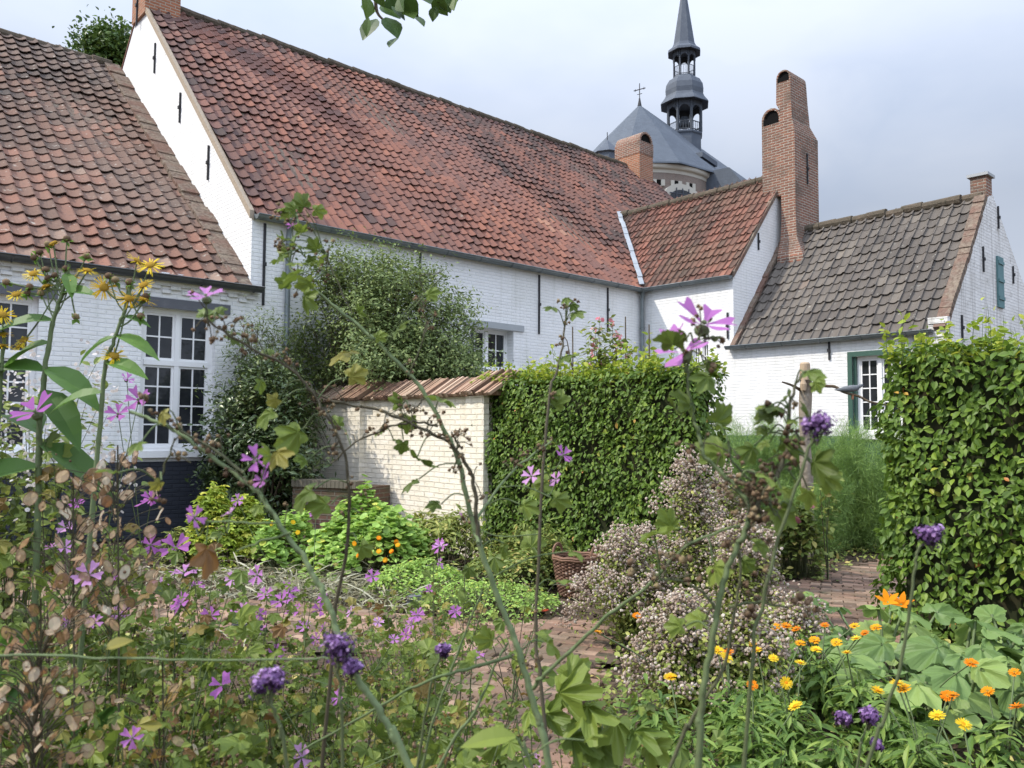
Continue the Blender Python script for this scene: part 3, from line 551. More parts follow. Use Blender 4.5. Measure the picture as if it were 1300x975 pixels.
# ---------------- annex with the valley
an_ = empty('annex_house', W(AA, BA, 0), 'small white annex with lead valley, dark red pantiles and the tallest double brick chimney', 'house')
h = MB(); wa = hit(899, 450, 'a', AA)[1]; wb = hit(876, 450, 'a', AA)[1]; wt = hit(888, 434, 'a', AA)[2]; ws = hit(888, 470, 'a', AA)[2]
wall(h, W(AA, BA, 0), EV, EZ, -EU, 0, -BA, 0, EM, [(wa - BA, wb - BA, ws, wt)])
h.poly([W(AA, BA, 0), W(AA, BA, EM), W(AR, BA, ZAR), W(2 * AR - AA, BA, EM), W(2 * AR - AA, BA, 0)])
h.build('wall', [M['white']], an_, uv=True)
window(an_, W(AA, wb, ws), -EV, -EU, wb - wa, wt - ws, [2, 2], [(1, 2)], recess=.1, fw=.045, sill=False)
SA = unit(EU * (AR - AA) + EZ * (ZAR - EM)); NA = np.cross(-EV, SA); LA = math.hypot(AR - AA, ZAR - EM)
r_ = MB(); slope = (RM - EM) / BM
def keep_an(u, s): z = s * (ZAR - EM) / LA; b = 3.3 - u; return b < z / slope + .12
pantiles(r_, W(AA, 3.3, EM) - SA * .1 + NA * .03, -EV, SA, NA, 3.3 - BA, LA + .06, keep=keep_an, tw=.175, gauge=.30, seed=5, sag=.03, bias=lambda u, s: -.12 - .15 * np.sin(u * 2))
roof = r_.build('roof', M['tile_annex'], an_)
d_ = MB(); d_.prism([W(AA, BA + .01, EM - .05), W(AR, BA + .01, ZAR - .03), W(2 * AR - AA, BA + .01, EM - .05)], EV * (2.4 - BA)); d_.build('roof_deck', M['mortar'], roof)
ridge(roof, W(AR, BA, ZAR + .02), W(AR, (ZAR - EM) / slope, ZAR + .02), .11)
v_ = MB(); A_, B_ = W(AA, 0, EM), W(AR, (ZAR - EM) / slope, ZAR); dv = unit(B_ - A_); sv = unit(np.cross(dv, NA + NM)); nv = unit(NA + NM)
for i in range(12):
    l0 = np.linalg.norm(B_ - A_) / 12; v_.box(A_ + nv * .13 + rng.normal(0, .006, 3), dv, sv, nv, i * l0, (i + 1.1) * l0, -.06, .06, 0, .02)
v_.build('lead_valley', M['lead'], roof)
v_ = MB(); v_.prism([W(AA - .02, BA - .04, EM - .06), W(AR, BA - .04, ZAR - .03), W(AR, BA - .04, ZAR + .09), W(AA - .02, BA - .04, EM + .07)], EV * .09); v_.build('verge', M['mortar'], roof)
gutter(an_, W(AA - .03, .1, EM - .04), -EV, -EU, .1 - BA, 'zinc')
for px, y0, y1 in ((924, 397, 430),):
    a, b, z = hit(px, y0, 'a', AA); anchor(an_, W(AA, b, z), z - hit(px, y1, 'a', AA)[2], -EU)
a, b, z = hit(962, 296, 'b', BA); anchor(an_, W(a, BA, z), .4, -EV)
# tall double chimney
ca = 12.02; q = lambda px, py: hit(px, py, 'a', ca)[1]; zz = lambda px, py: hit(px, py, 'a', ca)[2]
bL, bM_, bR_ = q(967, 200), q(991, 200), q(1009, 200); z1 = zz(972, 152); z2 = zz(993, 98)
c_ = MB()
def taper(mb, a0, a1, b0, b1, secs):
    """secs: (z, front a shift, rear a shift, b0 shift, b1 shift)"""
    V = []
    for z, fa, ra, s0, s1 in secs: V += [W(a0 + fa, b0 + s0, z), W(a1 + ra, b0 + s0, z), W(a1 + ra, b1 + s1, z), W(a0 + fa, b1 + s1, z)]
    F = [(k * 4 + i, k * 4 + (i + 1) % 4, k * 4 + 4 + (i + 1) % 4, k * 4 + 4 + i) for k in range(len(secs) - 1) for i in range(4)] + [(0, 3, 2, 1), tuple(range(len(secs) * 4 - 4, len(secs) * 4))]
    mb.add(V, F)
a1 = ca + 1.15; zs1, zs2 = zz(1005, 165), zz(1005, 150)
taper(c_, ca, a1, bR_, bM_, [(4.2, -.25, 0, -.3, 0), (zz(990, 330), -.22, 0, -.28, 0), (zz(990, 305), -.05, 0, -.05, 0), (zz(990, 280), 0, 0, 0, 0), (zs1, 0, 0, 0, 0), (zs2, .0, -.28, .06, 0), (z1 + .1, .0, -.30, .07, 0), (z1 + .3, .0, -.32, .08, .10), (z2, .02, -.36, .10, .10)])
taper(c_, ca + .02, a1 - .2, bM_ + .001, bL, [(ZAR - .6, 0, 0, 0, 0), (z1, 0, 0, 0, 0)])
i1 = chimney_pot_top(c_, W(ca + .02, bR_ + .10, 0), EU, EV, a1 - ca - .38, bM_ - bR_ + .0, z2, None)
i2 = chimney_pot_top(c_, W(ca + .02, bM_ + .002, 0), EU, EV, a1 - ca - .22, bL - bM_, z1, None)
cho = c_.build('chimney', M['brick_red'], an_, uv=True); i1.build('flue', M['dark_void'], cho); i2.build('flue', M['dark_void'], cho)
a, b, z = hit(1024, 195, 'b', bR_); anchor(cho, W(a, bR_, z), .75, -EV)

# ---------------- cottage on the right
co = empty('cottage', W(AA, -4.8, 0), 'low white cottage on the right with grey-brown pantile roof, green-framed window and shuttered gable', 'house')
wa = hit(1121, 500, 'a', AA)[1] - .42; wb = hit(1083, 500, 'a', AA)[1]; wt = hit(1100, 452, 'a', AA)[2]; ws = hit(1100, 551, 'a', AA)[2]
AB, ZB = AR + 1.95, hit(1300, 352, 'b', BR)[2]
h = MB(); wall(h, W(AA, BR, 0), EV, EZ, -EU, 0, BA - BR, 0, ER, [(wa - BR, wb - BR, ws, wt)], .2)
h.build('wall', [M['white']], co, uv=True)
h = MB(); h.poly([W(AA, BR, 0), W(AA, BR, ER), W(AR, BR, RR), W(AR + .3, BR, RR + .1), W(AR + 4.1, BR, ER - .3), W(AR + 4.1, BR, 0)]); 
h.build('gable_wall', [M['white_old']], co, uv=True)
fr = MB()
for x0_, x1_, z0_, z1_ in ((-.09, .0, -.02, wt - ws + .1), (wb - wa, wb - wa + .09, -.02, wt - ws + .1), (0, wb - wa, wt - ws + .001, wt - ws + .1)): fr.box(W(AA, wb, ws), -EV, EZ, -EU, x0_, x1_, z0_, z1_, -.06, .035)
for x0_, x1_ in ((0, .055), (wb - wa - .055, wb - wa)): fr.box(W(AA, wb, ws), -EV, EZ, -EU, x0_, x1_, 0, wt - ws, -.16, -.03)
wo = window(co, W(AA, wb - .056, ws), -EV, -EU, wb - wa - .112, wt - ws - .002, [2, 2], [(1, 5)], recess=.09, fw=.05)
fr.build('green_frame', M['green_paint'], wo)
SC = unit(EU * (AR - AA) + EZ * (RR - ER)); NC = np.cross(-EV, SC); LC = math.hypot(AR - AA, RR - ER)
r_ = MB(); pantiles(r_, W(AA, BA, ER) - SC * .1 + NC * .03, -EV, SC, NC, BA - BR - .22, LC + .05, tw=.2, gauge=.28, seed=8, sag=.025)
roof = r_.build('roof', M['tile_grey'], co)
d_ = MB(); d_.prism([W(AA, BR + .01, ER - .05), W(AR, BR + .01, RR - .03), W(AR + 4.08, BR + .01, ER - .35)], EV * (BA - BR - .02)); d_.build('roof_deck', M['mortar'], roof)
ridge(roof, W(AR, BR + .1, RR + .02), W(AR, bR_ - .0, RR + .02), .11)
f_ = MB()
for i in range(22):
    t0, t1 = LC * i / 22 - .12, LC * (i + 1.2) / 22 - .12
    f_.box(W(AA, BR + .20, ER) + NC * rng.normal(0, .012), -EV, SC, NC, 0, .215, t0, t1, .0, .10 + .03 * rng.random())
f_.build('verge_fillet', M['mortar'], roof); f_ = MB()
for i in range(22): t0, t1 = LC * i / 22 - .12, LC * (i + 1.2) / 22 - .12; f_.box(W(AA, BA, ER) + NC * rng.normal(0, .01), -EV, SC, NC, .0, .12, t0, t1, .04, .10)
f_.build('wall_flashing', M['mortar'], roof)
f_ = MB()
for i in range(5): f_.box(W(AA, BR, ER - .42 + i * .12), -EV, EZ, -EU, -.30 - .02 * i * 0, .04, 0, .115, .001, .06 + .02 * i)
f_.build('kneeler', M['white_old'], co, uv=True)
gutter(co, W(AA - .03, BA + .12, ER - .05), -EV, -EU, BA - BR - .1, 'zinc', .07)
pb = BR + .55; pipe(co, [W(AA - .10, pb, ER - .1), W(AA - .08, pb, ER - .3), W(AA - .08, pb, .1)], .045, 'zinc')
for px, y0, y1 in ((1053, 433, 457), (1192, 421, 445)):
    a, b, z = hit(px, y0, 'a', AA); anchor(co, W(AA, b, z), z - hit(px, y1, 'a', AA)[2], -EU)
for px, y0, y1 in ((1266, 262, 290), (1247, 313, 345), (1285, 338, 360), (1220, 400, 432)):
    a, b, z = hit(px, y0, 'b', BR); anchor(co, W(a, BR, z), z - hit(px, y1, 'b', BR)[2], -EV)
s_ = MB(); a0, _, z0 = hit(1264, 325, 'b', BR); a1_, _, z1_ = hit(1273, 392, 'b', BR)
s_.box(W(0, BR, 0), EU, EZ, -EV, a0, a1_, z1_, z0, .003, .04)
for i in range(3): zz_ = z1_ + (z0 - z1_) * (.15 + .35 * i); s_.box(W(0, BR, 0), EU, EZ, -EV, a0 + .01, a1_ - .01, zz_, zz_ + .07, .041, .06)
s_.build('shutter', M['shutter'], co)
c_ = MB(); zc = hit(1262, 228, 'b', BR)[2]
c_.box(W(AR + .12, BR + .01, 0), EU, EV, EZ, -.17, .17, 0, .30, RR - .3, zc); cho = c_.build('chimney', M['brick_red'], co, uv=True)
c_ = MB(); c_.box(W(AR + .12, BR + .01, 0), EU, EV, EZ, -.22, .22, -.05, .35, zc + .001, zc + .06); c_.build('chimney_cap', M['grey_stone'], cho)
pl = MB(); zg = hit(1000, 553, 'a', AA)[2]; pl.box(W(AA, 0, 0), -EV, EZ, -EU, .05, -BR - .02, 0, zg, .002, .03); pl.build('plinth', M['plinth_green'], co, uv=True)
gp = hit(918, 500, 'a', AA)

# ================================================================== CHURCH
def church():
    A = at(812, 133, 60.); ze = at(812, 205, 54.4)[2]; C = np.array([A[0], A[1], 0]); Rr = 5.6; cdx = np.array([math.sin(R(36)), math.cos(R(36)), 0]); cs = np.array([cdx[1], -cdx[0], 0])
    root = empty('church', C, 'brick church with grey slate roof and open belfry spire rising behind the red roofs', 'church')
    a0 = math.atan2(-cdx[1], -cdx[0]); n = 20
    mb = MB(); mb.rings(C, [Rr - .35] * 2, [0, ze - .15], n * 2, a0=a0); mb.build('apse_wall', M['brick_church'], root, uv=True)
    mb = MB(); mb.rings(C, [Rr - .33, Rr - .30, Rr - .15, Rr - .1, Rr - .08], [ze - .62, ze - .42, ze - .34, ze - .26, ze - .08], n * 2, a0=a0); co_ = mb.build('cornice', M['stone_white'], root)
    mb = MB(); mb.rings(C, [Rr + .28, Rr + .22, Rr * .55, .02], [ze - .07, ze + .06, ze + (A[2] - ze) * .5, A[2]], 10, a0=a0 + math.pi / 10); mb.build('apse_roof', M['slate'], root, uv=True)
    mb = MB()
    for s in (1, -1): mb.prism([C + cs * s * (Rr - .3), C + cs * s * (Rr - .3) + EZ * ze, C + cs * s * (Rr - .8) + EZ * ze, C + cs * s * (Rr - .8)], cdx * 26)
    mb.build('nave_wall', M['brick_church'], root, uv=True)
    mb = MB(); mb.prism([C + cs * (Rr + .3) + EZ * (ze - .05), C + EZ * A[2], C - cs * (Rr + .3) + EZ * (ze - .05)], cdx * 26); mb.build('nave_roof', M['slate'], root, uv=True)
    # small hood and side chapel roof on the near slope
    P = at(881, 196, 59.); mb = MB(); mb.box(P, cs, cdx, EZ, -.75, .75, -.2, 2.6, -.35, .0); mb.box(P, cs, cdx, EZ, -.55, .55, 0, 2.4, -2.6, -.36); mb.build('roof_hatch', M['leadwork'], root)
    P = at(922, 219, 57.); mb = MB(); mb.prism([P - cs * 2.6 - EZ * 1.6 - cdx, P - cs * 1.2 - cdx, P + cs * .6 - cdx, P + cs * 1.9 - EZ * 1.7 - cdx], cdx * 7); mb.build('chapel_roof', M['slate'], root, uv=True)
    # apse windows
    for k, px in ((0, 865),):
        d = ray(px, 240); o2 = ORG[:2] - C[:2]; b = d[:2] @ o2; a = d[:2] @ d[:2]; c = o2 @ o2 - (Rr - .35) ** 2; t = (-b - math.sqrt(max(b * b - a * c, 0))) / a
        p = ORG + d * t; nn = unit(np.append(p[:2] - C[:2], 0)); T = np.cross(EZ, nn); zt_ = at(px, 240, p[1])[2]; p[2] = 0; wz = 1.05
        an = np.linspace(0, math.pi, 11); prof = [(-wz, -3.)] + [(-wz * math.cos(x), wz * .62 * math.sin(x)) for x in an] + [(wz, -3.)]
        mb = MB(); mb.prism([p - nn * .3 + T * x * 1.42 + EZ * (zt_ - .62 * wz + y * 1.5) for x, y in prof][::-1], nn * .42); f = mb.build('window', M['stone_white'], root)
        mb = MB(); mb.prism([p - nn * .1 + T * x + EZ * (zt_ - .62 * wz - .1 + y) for x, y in prof][::-1], nn * .25); g = mb.build('pane', M['glass'], f)
        mb = MB()
        for x in (-.5, 0, .5): mb.box(p + nn * .151, T, EZ, nn, x - .03, x + .03, zt_ - p[2] - 3, zt_ - p[2] + .0, 0, .04)
        for y in (-.4, -.9, -1.4): mb.box(p + nn * .151, T, EZ, nn, -wz, wz, zt_ - p[2] + y - .03, zt_ - p[2] + y + .03, 0, .035)
        mb.build('lead_bar', M['belfry_dark'], f)
    for px in (836, 858, 876):     # keyhole vents under the cornice
        d = ray(px, 218); o2 = ORG[:2] - C[:2]; b = d[:2] @ o2; a = d[:2] @ d[:2]; c = o2 @ o2 - (Rr - .35) ** 2; t = (-b - math.sqrt(max(b * b - a * c, 0))) / a
        p = ORG + d * t; nn = unit(np.append(p[:2] - C[:2], 0)); T = np.cross(EZ, nn); p[2] = ze - 1.35
        mb = MB(); mb.box(p, T, EZ, nn, -.42, -.16, -.2, .22, 0, .1); mb.box(p, T, EZ, nn, .16, .42, -.2, .22, 0, .1); mb.box(p, T, EZ, nn, -.16, .16, -.42, -.2, 0, .1); v = mb.build('vent_surround', M['stone_white'], root)
        mb = MB(); mb.box(p, T, EZ, nn, -.16, .16, -.2, .22, .0, .04); mb.build('vent', M['dark_void'], v)
    # cross on the apse
    mb = MB(); z0 = A[2]; zt = at(812, 106, 60.)[2]; hgt = zt - z0; mb.rings(A, [.16, .1, .05], [-.1, .2, .5], 8); mb.tube([A + EZ * .3, A + EZ * hgt], .035, 6); mb.tube([A + EZ * hgt * .72 - cs * .48, A + EZ * hgt * .72 + cs * .48], .035, 6)
    for e in (-1, 1): mb.tube([A + EZ * hgt * .72 + cs * e * .36 - EZ * .1, A + EZ * hgt * .72 + cs * e * .36 + EZ * .1], .02, 5)
    mb.tube([A + EZ * hgt * .5 - cs * .2, A + EZ * hgt * .5 + cs * .2], .025, 5); mb.build('cross', M['iron'], root)
    # corner turret on the left
    P = at(771, 196, 55.); mb = MB(); zt = at(769, 178, 55.)[2]; P = P.copy(); P[2] = 0; mb.rings(P, [.9, .9, 1.05, .05], [zt - 6, zt - 1.1, zt - 1.0, zt], 8); t = mb.build('turret', M['leadwork'], root)
    mb = MB(); mb.tube([P + EZ * zt, P + EZ * (zt + .55)], .03, 5); mb.build('finial', M['iron'], t)
    # belfry on the ridge
    tt = 7.4; T0 = C + cdx * tt; Y = T0[1]; k = (650 + F_PX * 0, 0)
    # true centre under pixel column 865
    for _ in range(8): 
        pxx = 650 + F_PX * ((T0 - ORG) @ C_R) / ((T0 - ORG) @ C_F + 27 * C_F[2]); T0 = T0 + cdx * (866.5 - pxx) * .12
    Y = T0[1]; A8 = math.atan2(-T0[1], -T0[0]) + math.pi / 8; z = lambda py: at(866, py, Y)[2]; m_ = F_PX / Y; r = lambda w_: w_ / 2 / m_ / math.cos(math.pi / 8)
    bel = MB(); a8 = A8
    bel.rings(T0, [r(41), r(41), r(44), r(44)], [z(215), z(176), z(174), z(172)], 8, a0=a8); bel = bel.build('belfry', M['leadwork'], root)
    def stage(y0, y1, wd, rails):
        mb = MB(); zb_, zt_ = z(y0), z(y1); R_ = r(wd); arch = zb_ + (zt_ - zb_) * .66; cw = R_ * .085
        for i in range(8):
            a = a8 + i * math.pi / 4; p = T0 + np.array([math.cos(a), math.sin(a), 0]) * R_; q = T0 + np.array([math.cos(a + math.pi / 4), math.sin(a + math.pi / 4), 0]) * R_
            mb.tube([p + EZ * zb_, p + EZ * zt_], cw, 6)
            T = unit(q - p); Wd = np.linalg.norm(q - p); nn = np.array([math.cos(a + math.pi / 8), math.sin(a + math.pi / 8), 0]); hw = Wd / 2 - cw
            an = np.linspace(0, math.pi, 9); A_ = [(Wd / 2 - hw * math.cos(x), arch + hw * .95 * math.sin(x)) for x in an]
            for (x0_, y0_), (x1_, y1_) in zip(A_, A_[1:]): mb.prism([p + T * x0_ + EZ * y0_, p + T * x1_ + EZ * y1_, p + T * x1_ + EZ * zt_, p + T * x0_ + EZ * zt_], nn * .1)
            for zr in rails: mb.tube([p + EZ * (zb_ + (zt_ - zb_) * zr), q + EZ * (zb_ + (zt_ - zb_) * zr)], cw * .35, 5)
            for x in np.linspace(.2, .8, 4): mb.tube([p + T * Wd * x + EZ * zb_, p + T * Wd * x + EZ * (zb_ + (zt_ - zb_) * rails[-1])], cw * .22, 4)
        return mb.build('arcade', M['belfry_dark'], bel)
    stage(172, 133, 41, (.05, .3)); stage(99.5, 66, 26, (.05, .38))
    mb = MB(); mb.rings(T0, [.1, .32, .42, .55], [z(148), z(149), z(156), z(161)], 12); mb.build('bell', M['belfry_dark'], bel)
    mb = MB(); mb.rings(T0, [r(42), r(60), r(58), r(50), r(47), r(48), r(46), r(38), r(28), r(27)], [z(133), z(135), z(133), z(127.5), z(124), z(118), z(111), z(104), z(100.5), z(99)], 8, a0=a8)
    mb.build('dome', M['leadwork'], bel)
    mb = MB(); mb.rings(T0, [r(27), r(41), r(40), r(30), r(26.5), r(9), .02], [z(67), z(69), z(66), z(61.5), z(57.5), z(0), z(-32)], 8, a0=a8); mb.build('spire', M['leadwork'], bel)
church()
# ================================================================== GARDEN: walls, post, basket
Gp = at(600, 547, 10.55); Gp[2] = 0; DV = -EV          # line of the garden wall and, further on, of the two hedges
def garden_wall():
    root = empty('garden_wall', Gp, 'cream limewashed brick garden wall with pilasters and a sloping red brick coping', 'wall')
    n = -EU; top = 2.05; Ln = 4.25
    mb = MB(); mb.box(Gp, EV, EU, EZ, -.25, Ln, 0, .24, 0, top); mb.build('wall', M['cream'], root, uv=True)
    for w0 in (-.32, 2.55, 4.1):
        mb = MB(); mb.box(Gp, EV, EU, EZ, w0, w0 + .36, -.09, .0 - .002, 0, top - .002); mb.build('pilaster', M['cream'], root, uv=True)
    mb = MB(); x = -.55; sd_ = unit(EU * .8 + EZ * .62); nn_ = np.cross(EV, sd_); nn_ = nn_ if nn_[2] > 0 else -nn_
    while x < Ln:
        out_ = .17 if (x < .12 or 2.45 < x < 3.05) else .09
        sk = unit(sd_ + EV * (-.33 + rng.normal(0, .03)))
        o = Gp + EV * x - EU * out_ + EZ * (top + .0 + rng.normal(0, .005)); ln = .40 + (out_ - .09)
        mb.box(o, EV, sk, nn_, 0, .040, rng.normal(0, .008), ln + rng.normal(0, .012), 0, .05 + rng.normal(0, .009), 0, rng.random())
        x += .057
    mb.box(Gp, EV, EU, EZ, -.5, Ln, .02, .30, top + .002, top + .10, 0, .2); mb.box(Gp, EV, EU, EZ, -.52, Ln, -.05, .03, top + .001, top + .05, 0, .4); mb.build('coping', M['cap_brick'], root)
garden_wall()
def planter():
    a, b = at(372, 600, 11.4), at(450, 600, 11.0); a[2] = b[2] = 0; d = unit(b - a); n = np.cross(d, EZ); l = np.linalg.norm(b - a)
    mb = MB(); mb.box(a, d, EZ, -n, 0, l, 0, .82, 0, .9); o = empty('brick_bin', a, 'low dark red brick bin with soldier course top between dark shrub and cream garden wall', 'brick bin'); mb.build('wall', M['brick_dark'], o, uv=True)
    mb = MB(); x = 0
    while x < l: mb.box(a, d, EZ, -n, x, x + .058, .822, .92, -.03, .2, 0, rng.random()); x += .066
    mb.build('coping', M['brick_dark'], o)
planter()
def post():
    b = at(1023, 540, 10.6); b[2] = 0; zt = at(1023, 461, 10.6)[2]; o = empty('wooden_post', b, 'weathered grey wooden post with pale top standing in the feathery green plants', 'post')
    mb = MB(); n = 14; zs = np.linspace(0, zt - .22, n); an = np.arange(12) * math.pi / 6
    mb.tube([b + np.array([.02 * math.sin(z * 3), .015 * math.cos(z * 2), z]) for z in zs], [.074 + .009 * math.sin(z * 7) for z in zs], 12); mb.build('trunk', M['post'], o)
    mb = MB(); c = b + EZ * (zt - .22); mb.tube([c, c + EZ * .1, c + EZ * .21, c + EZ * .23], [.076, .068, .064, .045], 12); mb.build('post_top', M['post_top'], o)
    mb = MB(); c = b + np.array([-.06, -.1, zt - .36]); mb.tube([c, c + EZ * .08, c + EZ * .14], [.035, .045, .02], 8); mb.build('knot', M['post_top'], o)
    br = [at(px, py, Y) for px, py, Y in ((1023, 500, 10.6), (1035, 487, 10.5), (1048, 490, 10.4), (1060, 491, 10.35), (1072, 498, 10.3), (1090, 503, 10.25), (1104, 510, 10.2), (1125, 514, 10.15))]
    mb = MB(); mb.tube(smooth(br, 4), np.linspace(.028, .012, 29), 6); mb.tube(smooth([at(1018, 496, 10.6), at(1005, 489, 10.5), at(993, 485, 10.4)], 4), np.linspace(.022, .01, 9), 6); mb.build('branch', M['bark'], o)
    p = at(1080, 497, 10.28); g = empty('pigeon', p, 'grey pigeon perched on the thin branch in front of the green-framed window', 'bird')
    prof = [(-.30, .008, .03), (-.22, .03, .03), (-.12, .055, .04), (0, .075, .05), (.09, .065, .06), (.15, .04, .085), (.185, .036, .10), (.215, .03, .105), (.235, .008, .10)]
    prof = [(x * .72, r * .62, z * .72) for x, r, z in prof]; c = [p + np.array([1, -.1, 0]) * x * .9 + EZ * (z + .0) for x, r, z in prof]; mb = MB(); mb.tube(smooth(c, 3), np.interp(np.linspace(0, 8, 25), range(9), [r for _, r, _ in prof]), 10); mb.build('body', M['pigeon'], g, smooth=True)
    mb = MB(); mb.tube([c[-1], c[-1] + np.array([.04, 0, -.01])], [.008, .002], 6); mb.build('beak', M['iron'], g)
    mb = MB(); 
    for s in (-.02, .02): mb.tube([p + np.array([.02, s, -.04]), p + np.array([.02, s, -.1])], .006, 5)
    mb.build('leg', M['terracotta'], g)
post()
def basket():
    c = at(731, 740, 8.15); c[2] = 0; o = empty('wicker_basket', c, 'tall brown wicker basket with two small handles standing on the soil by the hedge', 'basket')
    R0, R1, H_ = .15, .215, .36; mb = MB(); n = 36
    for k in range(24):
        z = .01 + H_ * k / 24; r = R0 + (R1 - R0) * (k / 24) ** .8
        mb.tube([c + np.array([(r + .012 * (-1) ** (i + k)) * math.cos(i * 2 * math.pi / n), (r + .012 * (-1) ** (i + k)) * math.sin(i * 2 * math.pi / n), z]) for i in range(n + 1)], .0105, 5, 0, rng.random())
    for i in range(n): a = i * 2 * math.pi / n; mb.tube([c + np.array([R0 * math.cos(a), R0 * math.sin(a), 0]), c + np.array([R1 * math.cos(a), R1 * math.sin(a), H_ + .01])], .006, 4, 0, .2)
    for zz_ in (H_, H_ + .02): mb.tube([c + np.array([(R1 + .006) * math.cos(a), (R1 + .006) * math.sin(a), zz_ + .004 * math.sin(a * 9)]) for a in np.linspace(0, 2 * math.pi, 40)], .015, 6, 0, .6)
    mb.build('body', M['wicker'], o)
    for a in (2.5, -.6):
        mb = MB(); t = np.array([-math.sin(a), math.cos(a), 0]); q = c + np.array([math.cos(a), math.sin(a), 0]) * R1
        for e in (0, .016): mb.tube(smooth([q - t * .09 + EZ * (H_ - .03), q - t * .07 + EZ * (H_ + .07 + e), q + EZ * (H_ + .11 + e), q + t * .07 + EZ * (H_ + .07 + e), q + t * .09 + EZ * (H_ - .03)], 4), .011, 5, 0, .7)
        mb.build('handle', M['wicker'], o)
basket()

# ================================================================== LEAF AND FLOWER SHAPES
def blade(ws, fold=.25, droop=.25, ys=None):
    n = len(ws); ys = np.linspace(0, 1, n) if ys is None else np.array(ys); V = []
    for w_, y in zip(ws, ys): V += [(-w_, y, fold * w_ - droop * y * y), (0, y, -droop * y * y), (w_, y, fold * w_ - droop * y * y)]
    F = []
    for k in range(n - 1): F += [(3 * k, 3 * k + 1, 3 * k + 4, 3 * k + 3), (3 * k + 1, 3 * k + 2, 3 * k + 5, 3 * k + 4)]
    return np.array(V), F
def lobed(lobes, depth, n=25, cup=-.15, ripple=.06, cy=.42, r0=.5, notch=True, span=2 * math.pi):
    V = [(0, cy * .35, 0)]; seg = n
    for k in range(seg + 1):
        th = -math.pi / 2 + (math.pi * .04 if notch else 0) + k / seg * (2 * math.pi - (math.pi * .08 if notch else 0))
        ph = (th + math.pi / 2) / (2 * math.pi); r = r0 * (1 - depth * (.5 + .5 * math.cos(2 * math.pi * ph * lobes)))
        x, y = r * math.cos(th), cy + r * math.sin(th); q = math.hypot(x, y - cy * .35)
        V.append((x, y, cup * q * q * 4 * .25 + ripple * math.cos(2 * math.pi * ph * lobes * 1.0)))
    return np.array(V), [(0, k, k + 1) for k in range(1, seg + 1)]
T_OVAL = blade([.02, .24, .30, .20, .01], .3, .15); T_TINY = blade([.03, .30, .02], .3, .1)
T_LANCE = blade([.02, .10, .13, .09, .005], .4, .35); T_LONG = blade([.03, .15, .20, .18, .11, .005], .35, .35)
T_SPOON = blade([.05, .08, .16, .19, .02], .3, .35); T_SPOON2 = blade([.05, .07, .12, .13, .015], .5, .45); T_NEEDLE = (np.array([(-.02, 0, 0), (.02, 0, 0), (0, 1, 0)]), [(0, 1, 2)])
def toothed(T, am, seed):
    V, F = T; V = V.copy(); g = np.random.default_rng(seed); c = V[0]; k = 1 + am * np.where(np.arange(len(V) - 1) % 2, 1, -1) + g.normal(0, am * .6, len(V) - 1)
    R_ = c + (V[1:] - c) * k[:, None]; M_ = c + (R_ - c) * .55; M_[:, 2] += .035 + .02 * np.cos(np.arange(len(M_)) * 2 * np.pi * 5 / len(M_)); n = len(R_)
    V = np.vstack([c[None], M_, R_]); return V, [(0, i, i + 1) for i in range(1, n)] + [(i, n + i, n + i + 1, i + 1) for i in range(1, n)]
T_MALLOW = toothed(lobed(5, .34, 36, -.25, .05), .035, 1); T_SQUASH = toothed(lobed(5, .17, 40, -.55, .05, cy=.45, r0=.55), .035, 2); T_MAPLE = toothed(lobed(5, .52, 40, -.2, .06), .03, 3)
T_MALS = lobed(5, .34, 20, -.25, .06)
T_SEED = (np.array([(0, 0, .45), (.5, 0, 0), (.15, .48, .05), (-.4, .3, -.1), (-.4, -.3, .1), (.15, -.48, 0), (0, 0, -.4), (.1, .1, .75)]), [(0, 1, 2), (0, 2, 3), (0, 3, 4), (0, 4, 5), (0, 5, 1), (6, 2, 1), (6, 3, 2), (6, 4, 3), (6, 5, 4), (6, 1, 5), (0, 1, 7), (0, 7, 3)])
def disc(n=9, dip=.12): a = np.arange(n) * 2 * math.pi / n; return np.vstack([[0, 0, -dip], np.stack([.5 * np.cos(a), .5 * np.sin(a), .03 * np.cos(3 * a)], -1)]), [(0, i + 1, (i + 1) % n + 1) for i in range(n)]
T_DISC = disc(); T_LEAF2 = blade([.03, .17, .22, .14, .01], .3, .3)
def petals(n, ws, ys, rise, drop=0., twist=0., jit=0., seed=3):
    g = np.random.default_rng(seed); V = []; F = []
    for k in range(n):
        a = k * 2 * math.pi / n + twist + g.normal(0, jit); c, s = math.cos(a), math.sin(a); b = len(V); rs = rise + g.normal(0, jit)
        for w_, y in zip(ws, ys):
            for x in (-w_, w_): V.append((x * c + y * s, -x * s + y * c, rs * y - drop * y * y))
        for i in range(len(ws) - 1): F.append((b + 2 * i, b + 2 * i + 1, b + 2 * i + 3, b + 2 * i + 2))
    return np.array(V), F
def mallow_flower(seed):
    g = np.random.default_rng(seed); V, F = [], []
    for k in range(5):
        a = k * 2 * math.pi / 5 + g.normal(0, .09); c, s = math.cos(a), math.sin(a); b = len(V); rs = .42 + g.normal(0, .16); cu = g.uniform(.1, .5); wk = g.uniform(.85, 1.15)
        for w_, y, yn in ((.022, .04, .04), (.055, .17, .17), (.125, .32, .32), (.175, .44, .43), (.155, .52, .45)):
            w_ *= wk
            for x, yy, dz in ((-w_, y, .25 * w_), (0, yn, 0), (w_, y, .25 * w_)): V.append((x * c + yy * s, -x * s + yy * c, rs * yy - cu * yy * yy + dz))
        for i in range(4):
            for j in range(2): F.append((b + 3 * i + j, b + 3 * i + j + 1, b + 3 * i + j + 4, b + 3 * i + j + 3))
    return np.array(V), F
T_FMALS = [mallow_flower(s_) for s_ in range(6)]
